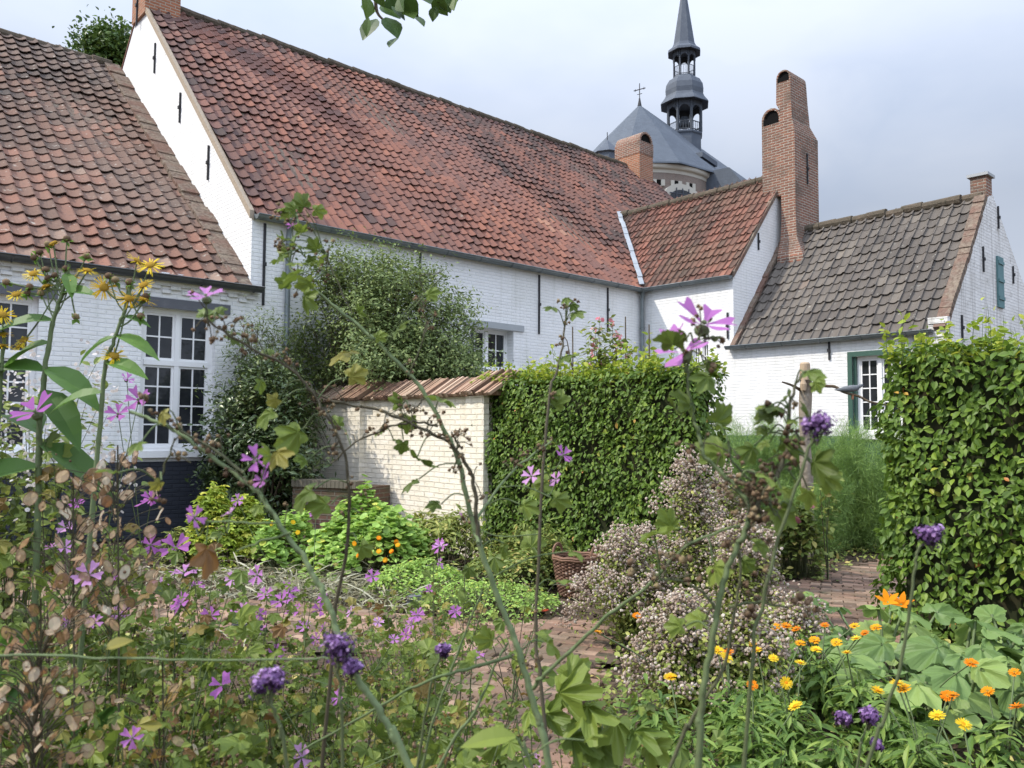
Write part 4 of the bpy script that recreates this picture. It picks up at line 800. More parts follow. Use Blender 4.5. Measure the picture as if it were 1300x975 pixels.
T_FCAL = petals(18, [.03, .055, .05, .02], [.06, .25, .42, .5], .12, 0, 0, .06); T_FCAL2 = petals(13, [.03, .05, .02], [.04, .22, .34], .45, 0, .1, .08, 5)
T_FINU = petals(26, [.015, .02, .018, .008], [.1, .28, .44, .5], .1, .35, 0, .10)
T_FLOR = petals(5, [.08, .25, .2], [.05, .3, .5], .1); T_STAR = petals(5, [.06, .16, .12, .02], [.05, .25, .42, .6], .75, .2)
def ball(n=6, m=4, f=.8):
    V = []; 
    for j in range(m + 1):
        t = math.pi * j / m; r = max(.5 * math.sin(t), .01)
        V += [(r * math.cos(i * 2 * math.pi / n), r * math.sin(i * 2 * math.pi / n), -.5 * f * math.cos(t)) for i in range(n)]
    return np.array(V), [(j * n + i, j * n + (i + 1) % n, (j + 1) * n + (i + 1) % n, (j + 1) * n + i) for j in range(m) for i in range(n)]
T_BALL = ball(); T_BUD = ball(5, 3, 1.1); T_POM = ball(12, 5, .45)

def dup(o, loc, rz, s=1., label=None):
    c = o.copy(); sc.collection.objects.link(c); c.location = tuple(loc); c.rotation_euler = (0, 0, rz); c.scale = (s, s, s)
    if label: c['label'] = label
    def rec(a, b):
        for ch in list(a.children):
            d = ch.copy(); sc.collection.objects.link(d); d.parent = b; rec(ch, d)
    rec(o, c); return c

def bush_geo(base, H, rx, ry, nst, nleaf, T, size, m_st=0, stem_r=.006, lo=.15, jit=.05, shell=.6, up=.5, flat=.0, dome=True, rg=None, top_tw=(.62, 1.)):
    """stems (list of polylines) and leaf placement of a bushy plant"""
    g = rg or rng; st = MB(); lf = MB(); tips = []
    Ps, Ds = [], []; per = max(1, nleaf // nst)
    for k in range(nst):
        a = g.uniform(0, 2 * math.pi); q = g.random() ** shell * (1 if g.random() < .75 else .5); rr = math.sqrt(g.random()) if not dome else q * g.uniform(.2, 1)
        el = math.sqrt(max(0, 1 - (rr * .95) ** 2)) if dome else 1
        e = base + np.array([rx * rr * math.cos(a), ry * rr * math.sin(a), H * (el * g.uniform(*top_tw) if dome else g.uniform(.7, 1))])
        mid = base + (e - base) * .5 + np.array([0, 0, H * .12]) - np.array([rx * rr * math.cos(a), ry * rr * math.sin(a), 0]) * .18 + g.normal(0, .03 * H, 3) * .6
        pts = smooth([base + g.normal(0, .02, 3) * [rx, ry, 0] * 3, mid, e], 4); st.tube(pts, np.linspace(stem_r, stem_r * .3, len(pts)), 4, 0, g.random(), cap=False); tips.append(e)
        t = lo + (1 - lo) * g.random(per) ** .8; i = t * (len(pts) - 1); i0 = np.clip(i.astype(int), 0, len(pts) - 2); f = (i - i0)[:, None]
        P = pts[i0] * (1 - f) + pts[i0 + 1] * f; d = unit(pts[i0 + 1] - pts[i0]); J = g.normal(0, jit, (per, 3)); Ps.append(P + J); Ds.append(d * .6 + unit(J) * 1.0)
    P = np.vstack(Ps); D = np.vstack(Ds); P[:, 2] = np.maximum(P[:, 2], base[2] + .03)
    cen = base + EZ * H * .45; outw = unit(P - cen); nrm = unit(outw * .6 + EZ * up + g.normal(0, .45, P.shape)); upd = unit(D + g.normal(0, .35, P.shape) - EZ * flat)
    lf.scatter(T, P, frames(nrm, upd), size * g.uniform(.6, 1.15, len(P)), 0, np.clip(g.beta(2.5, 2.5, len(P)), 0, 1))
    return st, lf, np.array(tips)

# ================================================================== HEDGES
def hedge(w0, w1, th, top, label, dens=1600):
    """clipped hornbeam hedge along the wall line; w0..w1 metres from the wall pier towards the camera's right"""
    O = Gp + DV * w0; ln = w1 - w0; root = empty('hedge', O + DV * ln / 2 + EU * th / 2, label, 'hedge')
    core = MB(); n = 14
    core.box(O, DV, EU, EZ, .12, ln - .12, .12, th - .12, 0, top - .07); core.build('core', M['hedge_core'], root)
    P, Nn = [], []; 
    def face(m, org, X, x1, Y, y1, nr):
        u, v = rng.random(m) * x1, rng.random(m) * y1; d = -np.abs(rng.normal(0, .07, m)) + .035
        lump = .07 * np.sin(u * 3.1 + v * 2) * np.sin(v * 3.7 + u) + .04 * np.sin(u * 9 + 1) * np.sin(v * 8)
        P.append(org + X * u[:, None] + Y * v[:, None] + nr * (d + lump)[:, None]); Nn.append(np.tile(nr, (m, 1)))
    face(int(dens * ln * top), O, DV, ln, EZ, top, -EU); face(int(dens * ln * top * .3), O + EU * th, DV, ln, EZ, top, EU)
    face(int(dens * th * top), O, EU, th, EZ, top, -DV); face(int(dens * th * top), O + DV * ln, EU, th, EZ, top, DV)
    face(int(dens * ln * th * .8), O + EZ * top, DV, ln, EU, th, EZ)
    P = np.vstack(P); Nn = np.vstack(Nn); m = len(P)
    # gaps: drop leaves where a soft noise says so, more of them low down
    gap = np.sin(P @ np.array([7.1, 5.3, 9.7])) + np.sin(P @ np.array([-4.7, 8.2, 6.1]) + 1) + rng.normal(0, .5, m); k = gap > -1.45 + .5 * (P[:, 2] < .5)
    P, Nn = P[k], Nn[k]; m = len(P)
    nrm = unit(Nn * .75 + EZ * .55 + rng.normal(0, .42, (m, 3))); up = unit(Nn * .5 - EZ * .55 + rng.normal(0, .5, (m, 3)))
    lf = MB(); lf.scatter(T_OVAL, P, frames(nrm, up), rng.uniform(.038, .07, m) * (1.22 if w0 > 4 else 1), 0, np.clip(rng.beta(2.2, 2.6, m) + .13 * np.sin(P @ np.array([3.1, 2.2, 4.3])) * np.sin(P @ np.array([-1.9, 3.3, 2.1])) - .05, 0, .985) + (rng.random(m) < .006) * .5)
    lf.build('foliage', M['hedge'], root)
    # young shoots on top
    st = MB(); lf = MB(); ns_ = int(110 * ln)
    for _ in range(ns_):
        b = O + DV * rng.uniform(0, ln) + EU * rng.uniform(0, th) + EZ * (top - .05); h = rng.gamma(2.2, .05) + .04
        e = b + EZ * h + rng.normal(0, .05, 3); st.tube([b, (b + e) / 2 + rng.normal(0, .01, 3), e], [.003, .0025, .001], 3, 0, .8, cap=False)
        k = int(3 + h * 34); t = rng.random(k)[:, None]; P = b + (e - b) * t + rng.normal(0, .02, (k, 3))
        lf.scatter(T_OVAL, P, frames(unit(EZ * .7 + rng.normal(0, .5, (k, 3))), rdir(k, .2)), rng.uniform(.04, .085, k))
    st.build('shoot', M['mallow_stem'], root); lf.build('young_foliage', M['hedge_top'], root)
    tr = MB()
    for x in np.arange(.2, ln, .3): b = O + DV * x + EU * th / 2; b[2] = 0; tr.tube([b + rng.normal(0, .02, 3) * [1, 1, 0], b - EU * (th / 2 - .12) * rng.uniform(-1, 1) + EZ * .7], [.025, .015], 6)
    tr.build('stem', M['bark'], root); return root
hedge(.05, 3.36, .6, 2.24, 'clipped hornbeam hedge block adjoining the cream garden wall, basket at its foot')
hedge(5.22, 7.7, .9, 2.24, 'tall clipped hornbeam hedge at the right beyond the squash leaves', 1100)

# ================================================================== SHRUBS AND TREES
def plant(name, label, cat, base, H, rx, ry, nst, nleaf, T, size, lm, sm='mallow_stem', group=None, tipsf=None, kind=None, **k):
    base = np.array(base, float); root = empty(name, base, label, cat, group); st, lf, tips = bush_geo(base, H, rx, ry, nst, nleaf, T, size, **k)
    st.build('stem', M[sm], root); lf.build('foliage', M[lm], root)
    if tipsf: tipsf(root, tips)
    return root
def crown(name, label, cat, base, cz, rad, ncl, per, sig, T, size, lm, sm='bark', stem_r=.03, up=.6, clip=None):
    """multi-stemmed shrub: leaf clumps spread through an ellipsoid, each on its own branch"""
    base = np.array(base, float); root = empty(name, base, label, cat); st, lf = MB(), MB(); rad = np.array(rad); c0 = base + EZ * cz
    d = rdir(ncl); r = np.where(rng.random(ncl) < .72, rng.uniform(.78, 1.02, ncl), rng.uniform(.2, .8, ncl)); lump = 1 + .13 * np.sin(d[:, 0] * 5 + 1) * np.sin(d[:, 2] * 6 + d[:, 1] * 4)
    C_ = c0 + d * (r * lump)[:, None] * rad; C_ = C_[C_[:, 2] > .15]
    if clip: C_ = C_[((C_ - Gp) @ EU > clip) | ((C_[:, 2] > 2.5) & ((C_ - Gp) @ EU > -.1)) | ((C_ - Gp) @ EV > 3.9)]
    for c in C_:
        s = base + rng.normal(0, .06, 3) * [1, 1, 0]; m = base + (c - base) * .5 + [0, 0, .15] + rng.normal(0, .06, 3); st.tube(smooth([s, m, c], 4), np.linspace(stem_r, .003, 9), 5, 0, rng.random(), cap=False)
        for _ in range(3): e = c + unit(c - c0 + rng.normal(0, .7, 3)) * sig * 2.0; st.tube([c - (c - m) * .12, (c + e) / 2 + rng.normal(0, .01, 3), e], [.004, .003, .001], 3, cap=False)
        k = int(per * rng.uniform(.5, 1.4)); o = unit(c - c0); P = c + rng.normal(0, 1, (k, 3)) * sig + o * np.abs(rng.normal(0, sig, (k, 1)))
        lf.scatter(T, P, frames(unit(o * .5 + EZ * up + rng.normal(0, .5, (k, 3))), unit(o + EZ * .6 + rng.normal(0, .7, (k, 3)))), size * rng.uniform(.55, 1.15, k), 0, np.clip(rng.beta(2.5, 2.5, k) + rng.normal(0, .12), 0, 1))
    st.build('stem', M[sm], root); lf.build('foliage', M[lm], root); return root
b = at(480, 547, 13.25); b[2] = 0
crown('olive_shrub', 'large airy grey-green shrub behind the cream garden wall', 'shrub', b, 2.45, (1.5, 1.05, 1.85), 520, 190, .15, T_LEAF2, .075, 'olive', stem_r=.012, clip=.42)
b = at(546, 547, 13.9); b[2] = 0
crown('rounded_shrub', 'darker small-leaved shrub right of the grey-green one, below the long house window', 'shrub', b, 1.9, (.75, .6, 1.3), 150, 170, .12, T_LEAF2, .06, 'olive_dark', clip=.42)
b = at(336, 547, 12.0); b[2] = 0
crown('laurel', 'dense dark evergreen shrub between the tall window and the brick bin', 'shrub', b, 1.15, (.66, .6, 1.25), 150, 170, .12, T_LEAF2, .09, 'laurel')
b = at(322, 547, 12.7); b[2] = 0
crown('privet', 'pale loose upright shrub rising behind the dark evergreen beside the downpipe', 'shrub', b, 2.15, (.45, .3, 1.2), 48, 90, .12, T_LANCE, .08, 'olive', stem_r=.012)
def tree():
    b = at(133, 547, 36.); b[2] = 0; H_ = at(133, 42, 36.)[2]; o = empty('tree', b, 'dark leafy tree whose top shows between the two left roofs', 'tree'); st = MB(); st.tube([b, b + EZ * H_ * .5, b + EZ * H_ * .93], [.4, .25, .06], 8); lf = MB()
    for k in range(26):
        z = H_ * rng.uniform(.55, .93); a = rng.uniform(0, 6.28); l = (H_ - z) * .22 + .5; e = b + np.array([math.cos(a) * l, math.sin(a) * l, z + .5]); st.tube([b + EZ * (z - .8), e], [.09, .02], 5)
        m = 900; P = e + rng.normal(0, 1, (m, 3)) * [.5, .5, .45]; lf.scatter(T_OVAL, P, frames(rdir(m, .8), rdir(m)), rng.uniform(.12, .26, m))
    st.build('trunk', M['bark'], o); lf.build('crown', M['tree_dark'], o)
tree()
# feathery asparagus in front of the cottage
def fern(base, H, rx, label):
    o = empty('asparagus_plant', base, label, 'plant', 'feathery plants before the cottage'); st = MB(); lf = MB()
    for k in range(42):
        a = rng.uniform(0, 6.28); r = rx * math.sqrt(rng.random()); h = H * rng.uniform(.72, 1.05); e = base + np.array([r * math.cos(a) * 1.1, r * math.sin(a), h]); pts = smooth([base + np.array([r * math.cos(a), r * math.sin(a), 0]) * .3, base + (e - base) * .5 + rng.normal(0, .05, 3), e + EZ * .05 * rng.normal()], 5)
        st.tube(pts, np.linspace(.005, .001, len(pts)), 3, 0, .9, cap=False); m = 400; t = (.12 + .88 * rng.random(m)) * (len(pts) - 1.01); i = t.astype(int); P = pts[i] + (pts[i + 1] - pts[i]) * (t - i)[:, None]
        sp = .16 * (1.15 - t / len(pts)); P = P + rng.normal(0, 1, (m, 3)) * sp[:, None] * [1, 1, .6]
        lf.scatter(T_NEEDLE, P, frames(rdir(m), unit(rng.normal(0, .6, (m, 3)) + EZ * .6)), np.stack([rng.uniform(.11, .20, m) * .9, rng.uniform(.06, .17, m), np.ones(m)], -1))
    st.build('stem', M['fern'], o); lf.build('foliage', M['fern'], o)
for px, Y, H_, rx, lb in ((945, 12.2, 1.75, .55, 'leftmost tuft of feathery green asparagus, showing beside the hornbeam hedge end'), (1000, 12.0, 1.85, .6, 'feathery green asparagus tuft directly behind and left of the grey post'), (1062, 11.6, 1.75, .62, 'feathery green asparagus tuft right of the grey post'), (1112, 11.3, 1.65, .6, 'rightmost feathery asparagus tuft under the green-framed window')):
    b = at(px, 547, Y); b[2] = 0; fern(b, H_, rx, lb)
for px, Y, H_, lb in ((1030, 10.9, .95, 'low feathery tuft in front of the post foot'), (1092, 11.6, 1.05, 'low feathery tuft at the far edge of the brick path')):
    b = at(px, 547, Y); b[2] = 0; fern(b, H_, .5, lb)

# ---------------- tall climbers and stakes behind the hedge
def pinktips(m='pink', n=3, s=.05, T=T_FLOR, name='flower', prob=1., lim=60):
    def f(root, tips):
        c = 0
        for e in tips:
            if rng.random() > prob or c >= lim: continue
            mb = MB(); P = e + rng.normal(0, s * .8, (n, 3)) + EZ * s * .4; mb.scatter(T, P, frames(rdir(n, .8), rdir(n)), rng.uniform(.8, 1.2, n) * s); mb.build(name, M[m], root); c += 1
    return f
b = at(766, 547, 9.6); b[2] = 0
plant('pink_flowered_climber', 'tall leafy climber with pink blooms rising behind the hedge left of the downpipe', 'plant', b, 2.95, .26, .26, 16, 1500, T_OVAL, .085, 'weed', tipsf=pinktips('pink', 5, .045), lo=.4, jit=.07, dome=False)
b = at(813, 547, 9.8); b[2] = 0
plant('bean_plant', 'thin twining green plant on a cane beside the corner downpipe', 'plant', b, 2.95, .12, .12, 4, 160, T_OVAL, .10, 'lime', lo=.5, jit=.05, dome=False)
for i, (px, p0_, Y, lb) in enumerate(((727, 415, 9.6, 'dark cane standing behind the left half of the hedge'), (794, 402, 9.7, 'dark cane just right of the pink-flowered climber'), (824, 412, 9.6, 'dark cane right of the corner downpipe'))):
    b = at(px, 547, Y); b[2] = 0; t = at(px, p0_, Y); mb = MB(); mb.tube([b, (b + t) / 2 + [.01, 0, 0], t], [.012, .011, .008], 6)
    if i == 0: mb.tube([b * .18 + t * .82, at(px - 7, 433, Y), at(px - 10, 428, Y)], [.008, .006, .004], 5)
    o = mb.build('garden_cane', M['bark'], org=b); tag(o, lb, 'cane', 'garden canes')

# ================================================================== BEDS
def mound(name, label, cat, px0, px1, Y0, Y1, zt, n, T, size, lm, flowers=(), fm='orange', kind=None, group=None, nrmup=1.6, fs=.055):
    c = at((px0 + px1) / 2, 547, (Y0 + Y1) / 2); c[2] = 0; rx = (px1 - px0) / 2 / F_PX * (Y0 + Y1) / 2; ry = (Y1 - Y0) / 2; o = empty(name, c, label, cat, group)
    a = rng.uniform(0, 6.283, n); r = np.sqrt(rng.random(n)); x, y = rx * r * np.cos(a), ry * r * np.sin(a)
    lump = .86 + .32 * np.sin(x * 5 + px0) * np.sin(y * 4.3 + px1) + .16 * np.sin(x * 13) * np.sin(y * 11 + px0); r = r * (1 + .22 * np.sin(3 * a + px0) * rng.random(n)); r_ = np.minimum(r, 1); x, y = rx * r * np.cos(a), ry * r * np.sin(a)
    z = zt * np.sqrt(np.maximum(1 - r_ ** 3, .004)) * lump * (1 - .35 * rng.random(n) ** 2.2) + rng.gamma(1.2, .018, n); P = c + np.stack([x, y, z], -1)
    lf = MB(); lf.scatter(T, P, frames(unit(EZ * nrmup + rng.normal(0, .5, (n, 3)) + np.stack([x, y, x * 0], -1) * .6), rdir(n)), size * rng.uniform(.55, 1.2, n)); lf.build('foliage', M[lm], o)
    st = MB(); k = rng.choice(n, min(n, 220), False)
    for i in k: st.tube([c + np.array([x[i] * .6, y[i] * .6, 0]), P[i]], [.004, .002], 3, cap=False)
    st.build('stem', M['mallow_stem'], o)
    for px, py in flowers:
        Yf = Y0 - .1
        for Yf in np.arange(Y0 - .2, Y1, .03):
            p = at(px, py, Yf); rr_ = math.hypot((p[0] - c[0]) / rx, (p[1] - c[1]) / ry)
            if rr_ < 1 and p[2] < zt * math.sqrt(1 - rr_ ** 3) * 1.02: break
        p = at(px, py, Yf - .06)
        q = c + 0; d = (p[0] - c[0]) / rx; z_ = p[2]
        mb = MB(); nn = unit(rng.normal(0, .4, (1, 3)) + EZ * .5 - np.array([[0, 1., 0]]) * .9); mb.scatter(T_FLOR, p[None], frames(nn, rdir(1)), [fs]); mb.scatter(T_FLOR, p[None] + nn * .01, frames(nn, rdir(1)), [fs * .7]); mb.build('flower', M[fm], o)
    return o
nfl = [(450, 690), (462, 690), (497, 700), (503, 688), (481, 700), (489, 711), (505, 692), (481, 683), (470, 701), (455, 705), (378, 676), (421, 690), (345, 665), (338, 661), (318, 678), (372, 663)]
mound('nasturtium', 'bright green round-leaved nasturtium mound with orange flowers in front of the cream wall', 'plant', 392, 560, 8.6, 10.2, .74, 3200, T_DISC, .085, 'nasturtium', nfl[:10], 'orange')
mound('nasturtium', 'smaller nasturtium patch with yellow flowers, left of the big one by the brick bin', 'plant', 330, 400, 8.9, 10.3, .62, 800, T_DISC, .085, 'nasturtium', nfl[10:], 'yellow')
mound('cut_leaved_plant', 'lime green cut-leaved plant in front of the dark plinth', 'plant', 245, 345, 9.3, 10.3, .80, 1500, T_MAPLE, .12, 'lime')
mound('low_herb', 'low yellow-green herb edging in front of the nasturtiums', 'plant', 470, 600, 7.7, 8.7, .26, 2200, T_OVAL, .045, 'nasturtium')
mound('low_herb', 'low green herb patch between basket and nasturtiums', 'plant', 590, 712, 7.9, 9.3, .42, 2600, T_OVAL, .055, 'weed')
mound('low_herb', 'low pale green herb spreading over the end of the near brick path', 'plant', 540, 715, 6.9, 8.0, .20, 2600, T_OVAL, .038, 'nasturtium')
mound('trailing_weed', 'untidy grey-green weeds heaped at the foot of the cream wall', 'plant', 490, 625, 9.0, 10.2, .62, 2600, T_LANCE, .11, 'oregano')
mound('trailing_weed', 'pale weedy growth at the hedge foot behind the basket', 'plant', 625, 735, 8.4, 9.4, .55, 1800, T_LANCE, .09, 'weed')
mound('sage', 'small pale sage bush on the bare soil under the tall window', 'plant', 212, 248, 9.6, 10.1, .42, 260, T_LANCE, .12, 'oregano')
mound('hollyhock_clump', 'leafy hollyhock clump with two pink blooms by the far path', 'plant', 985, 1036, 8.9, 9.7, .66, 1000, T_OVAL, .09, 'weed', [(1030, 640), (1012, 660)], 'pink', fs=.10)
b = at(1048, 547, 9.0); b[2] = 0
plant('hollyhock', 'slender hollyhock spike with pale pink blooms against the feathery plants', 'plant', b, 1.22, .1, .1, 4, 110, T_OVAL, .09, 'weed', tipsf=pinktips('pink', 3, .055), dome=False, lo=.1)
for i, (px, py) in enumerate(((1053, 598), (1040, 615), (1056, 607))):
    pass

# oregano, in flower
def heads(root, tips):
    mb = MB(); m = 44; tips = tips[rng.random(len(tips)) < .85]; n = len(tips); P = np.repeat(tips, m, 0) + rng.normal(0, 1, (n * m, 3)) * np.repeat(rng.uniform(.6, 1.4, (n, 1)), m, 0) * [.036, .036, .03]
    mb.scatter(T_BUD, P, frames(rdir(n * m, 1), rdir(n * m)), rng.uniform(.010, .024, n * m)); mb.scatter(T_FLOR, P[::2], frames(rdir(len(P[::2]), 1), rdir(len(P[::2]))), rng.uniform(.01, .018, len(P[::2]))); o = mb.build('flower_head', M['oregano_head'], root); o['kind'] = 'stuff'
for px, Y, H_, rx, ns_, lb in ((878, 6.3, 1.22, .42, 110, 'tallest flowering oregano, standing against the dark end of the hedge'), (800, 6.2, .78, .5, 110, 'broad flowering oregano just right of the basket'),
        (942, 5.6, .92, .38, 110, 'flowering oregano behind the marigolds, left of the far brick path'), (1000, 5.2, .48, .36, 80, 'flowering oregano touching the squash leaves'), (868, 4.6, .60, .40, 100, 'low oregano with dusky heads at the near bed edge'), (945, 4.5, .58, .3, 60, 'small oregano tucked behind the first marigolds'), (925, 6.9, 1.2, .3, 50, 'pinkish seeding oregano spike beyond the hedge corner')):
    b = at(px, 547, Y); b[2] = 0
    plant('oregano', lb, 'plant', b, H_, rx, rx * .8, ns_, 5200, T_OVAL, .034, 'oregano', group='flowering oregano clumps', tipsf=heads, stem_r=.0025, jit=.05, lo=.1, shell=.35, top_tw=(.45, 1.16))

# squash
def squash(base, n, rx, ry, label, zt=.55):
    o = empty('squash_plant', base, label, 'plant', 'squash plants'); st = MB(); lf = MB()
    a = rng.uniform(0, 6.28, n); r = np.sqrt(rng.random(n)); P = base + np.stack([rx * r * np.cos(a), ry * r * np.sin(a), zt * rng.uniform(.55, 1.1, n) * (1 - .3 * r)], -1)
    nn = unit(EZ * 1.5 + rng.normal(0, .38, (n, 3)) - np.array([0, .35, 0])); up = unit(np.stack([np.cos(a), np.sin(a), a * 0], -1) + rng.normal(0, .5, (n, 3))); fr = frames(nn, up)
    lf.scatter(T_SQUASH, P, fr, rng.uniform(.15, .28, n))
    for p, f in zip(P, fr): q = p + f[:, 1] * .05; st.tube(smooth([base + (p - base) * [.55, .55, 0], (base + (p - base) * [.7, .7, .6]), q], 3), [.009] * 7, 5, 0, .95, cap=False)
    st.build('stem', M['mallow_stem'], o); lf.build('foliage', M['squash'], o); return o
sb = lambda px, Y: np.array([*at(px, 547, Y)[:2], 0])
s1 = squash(sb(1118, 5.2), 24, .42, .6, 'squash plant with a star-shaped orange flower beside the oregano')
squash(sb(1215, 4.6), 40, .55, .7, 'large-leaved squash plant in front of the right hedge'); squash(sb(1300, 4.9), 26, .5, .6, 'squash plant at the right edge of the photo')
squash(sb(1150, 4.2), 12, .3, .3, 'low squash leaves among the marigolds', .4)
for px, py in ((1127, 765), (1144, 768)):
    p = at(px, py, 5.0); mb = MB(); mb.scatter(T_STAR, p[None], frames(unit([[-.2, -.5, .8]]), rdir(1)), [.12]); mb.build('flower', M['orange'], s1)

# marigolds: one bed of plants, each flower its own part
cfl = [(985, 796), (998, 795), (1011, 799), (1047, 794), (1085, 795), (1112, 797), (1087, 811), (1098, 804), (1034, 813), (1016, 817), (1062, 816), (955, 818), (961, 826), (1036, 825), (982, 836), (1075, 829), (911, 826), (924, 829), (922, 835), (1016, 842), (851, 860), (955, 870), (998, 867), (1010, 897), (1114, 877), (1148, 875), (1233, 842), (1288, 854), (1210, 883), (1291, 898), (1223, 920), (1190, 909), (1139, 868), (809, 782), (758, 803), (1254, 878), (1203, 884)]
cy = {6, 13, 14, 15, 18, 19, 20, 22, 23, 24, 30, 31, 32, 12, 16}
fp = [gnd(px, py, .52 + .03 * math.sin(i)) for i, (px, py) in enumerate(cfl)]
gx = [(x, y) for y in np.arange(2.35, 5.0, .36) for x in np.arange(.35, 3.2, .34)]
pl_ = []
for x, y in gx:
    x += rng.normal(0, .05); y += rng.normal(0, .05)
    if x / y < (.17 + .05 * (y > 4.2)) or x / y > .68: continue
    if (y > 4.3 and x / y > .40) or (y > 3.7 and x / y > .50): continue
    pl_.append(np.array([x, y, 0.]))
own = {i: [] for i in range(len(pl_))}
for i, p in enumerate(fp): own[int(np.argmin([np.hypot(*(p - q)[:2]) for q in pl_]))].append(i)
for j, b in enumerate(pl_):
    fl = own[j]; side = 'left' if b[0] / b[1] < .33 else 'right'
    lb = 'leafy green marigold plant in the bed, no bloom open' if not fl else 'marigold plant in bloom in the sunny bed'
    o = plant('marigold', lb, 'plant', b, rng.uniform(.36, .48), .2, .2, 17, 300, T_SPOON2, .092, 'calendula', group='marigold plants in the bed' if fl else 'marigold plants without blooms', stem_r=.004, jit=.03, lo=.1, up=.8)
    for i in fl:
        p = fp[i]; s = MB(); s.tube(smooth([b + [0, 0, .1], (b + p) / 2 + [0, 0, .1], p], 3), .0035, 4, 0, .9, cap=False); s.build('flower_stalk', M['mallow_stem'], o)
        nn = unit(np.array([[rng.normal(-.2, .25), rng.normal(-.25, .25), 1.]])) if i != 22 else unit(np.array([[-.1, -1., .5]]))
        m = 'yellow' if i in cy else 'orange'; sz = rng.uniform(.050, .068); f = MB(); fr = frames(nn, rdir(1)); r_ = [rng.random()]
        f.scatter(T_FCAL, p[None], fr, [sz], 0, r_); f.scatter(T_FCAL2, p[None] + nn * .003, fr, [sz], 0, r_); f = f.build('flower', M[m], o)
        d = MB(); d.scatter(T_POM, p[None] + nn * .004, fr, [sz * .3], 0, [.4]); d.build('flower_disc', M['orange' if m == 'yellow' else 'disc'], f)

# loose growth on the soil, dead stalks, stones: nobody could count them
def cover():
    n = 42000; x = rng.uniform(-6.5, 5.5, n); y = rng.uniform(1.5, 13.5, n); k = ~in_path(x, y)
    # keep out of what stands behind the walls
    rel = np.stack([x, y], -1) - P0[:2]; k &= (rel @ EV[:2] < -.15); k &= (rel @ EU[:2] < AA - .2)
    d = np.sin(x * 1.9 + 1) * np.sin(y * 1.5) + .6 * np.sin(x * 4.3) * np.sin(y * 3.9) + rng.normal(0, .45, n)
    bare = (y > 7.6) & (x < -.3) ; k &= (d > np.where(bare, .9, -.15)); x, y = x[k], y[k]; n = len(x)
    P = np.stack([x, y, rng.uniform(0, .09, n) * (1 + .8 * (y < 5))], -1); mb = MB(); mb.scatter(T_OVAL, P, frames(unit(EZ * 1.3 + rng.normal(0, .5, (n, 3))), rdir(n)), rng.uniform(.025, .07, n)); tag(mb.build('ground_weeds', M['weed']), kind='stuff')
    n = 2600; c = np.stack([rng.normal(-1.9, 1.0, n), rng.normal(8.4, .75, n), np.full(n, .02)], -1); c2 = np.stack([rng.uniform(-3.6, .2, 900), rng.uniform(7.7, 9.6, 900), np.full(900, .02)], -1); P = np.vstack([c, c2]); n = len(P); P = P[~in_path(P[:, 0], P[:, 1])]; n = len(P)
    P[:, 2] += rng.gamma(1.5, .03, n); up = unit(np.stack([rng.normal(0, 1, n), rng.normal(0, 1, n), rng.normal(.05, .22, n)], -1)); mb = MB(); T = blade([.012, .03, .03, .004], .3, .25)
    mb.scatter(T, P, frames(unit(EZ + rng.normal(0, .3, (n, 3))), up), rng.uniform(.10, .34, n)); tag(mb.build('dead_stalks', M['straw']), kind='stuff')
    n = 5200; x = rng.uniform(-6, 5, n); y = rng.uniform(2, 12.5, n); P = np.stack([x, y, np.full(n, .0)], -1); mb = MB(); mb.scatter(T_BUD, P, frames(rdir(n), rdir(n)), rng.gamma(2, .014, n)); tag(mb.build('soil_clods', M['soil']), kind='stuff')
    n = 1500; x = rng.uniform(-5, 4, n); y = rng.uniform(3.2, 10, n); k = in_path(x, y); P = np.stack([x, y, np.full(n, .03)], -1)[k]; n = len(P); mb = MB(); mb.scatter(T_OVAL, P, frames(unit(EZ + rng.normal(0, .25, (n, 3))), rdir(n)), rng.uniform(.02, .05, n)); tag(mb.build('fallen_leaves', M['seed']), kind='stuff')
cover()
p = gnd(311, 806); mb = MB(); mb.tube(smooth([p + [-.12, 0, .03], p + [0, .02, .05], p + [.14, .03, .035]], 4), [.02, .06, .07, .07, .065, .06, .05, .045, .02], 8); tag(mb.build('black_pot_shard', M['black_plastic'], org=p), 'black plastic scrap lying on the brick path at the left', 'scrap')
p = gnd(534, 765); mb = MB(); mb.box(p + EZ * .05, unit(np.array([1, .2, .1])), unit(np.array([-.2, 1, .1])), EZ, -.13, .13, -.05, .12, -.05, .03); tag(mb.build('seed_tray', M['grey_dark'], org=p), 'small dark grey tray lying among the dead stalks', 'tray')
p = at(688, 775, 7.2); o = empty('poppy', [p[0], p[1], 0], 'single low red poppy at the far end of the near brick path', 'flower'); mb = MB(); mb.tube([[p[0], p[1], 0], p], .004, 4); mb.build('stem', M['mallow_stem'], o); mb = MB(); mb.scatter(T_FLOR, np.repeat(p[None], 2, 0), frames(unit([[0, 0, 1.], [.1, 0, 1]]), rdir(2)), [.11, .09]); mb.build('petal', M['red'], o)
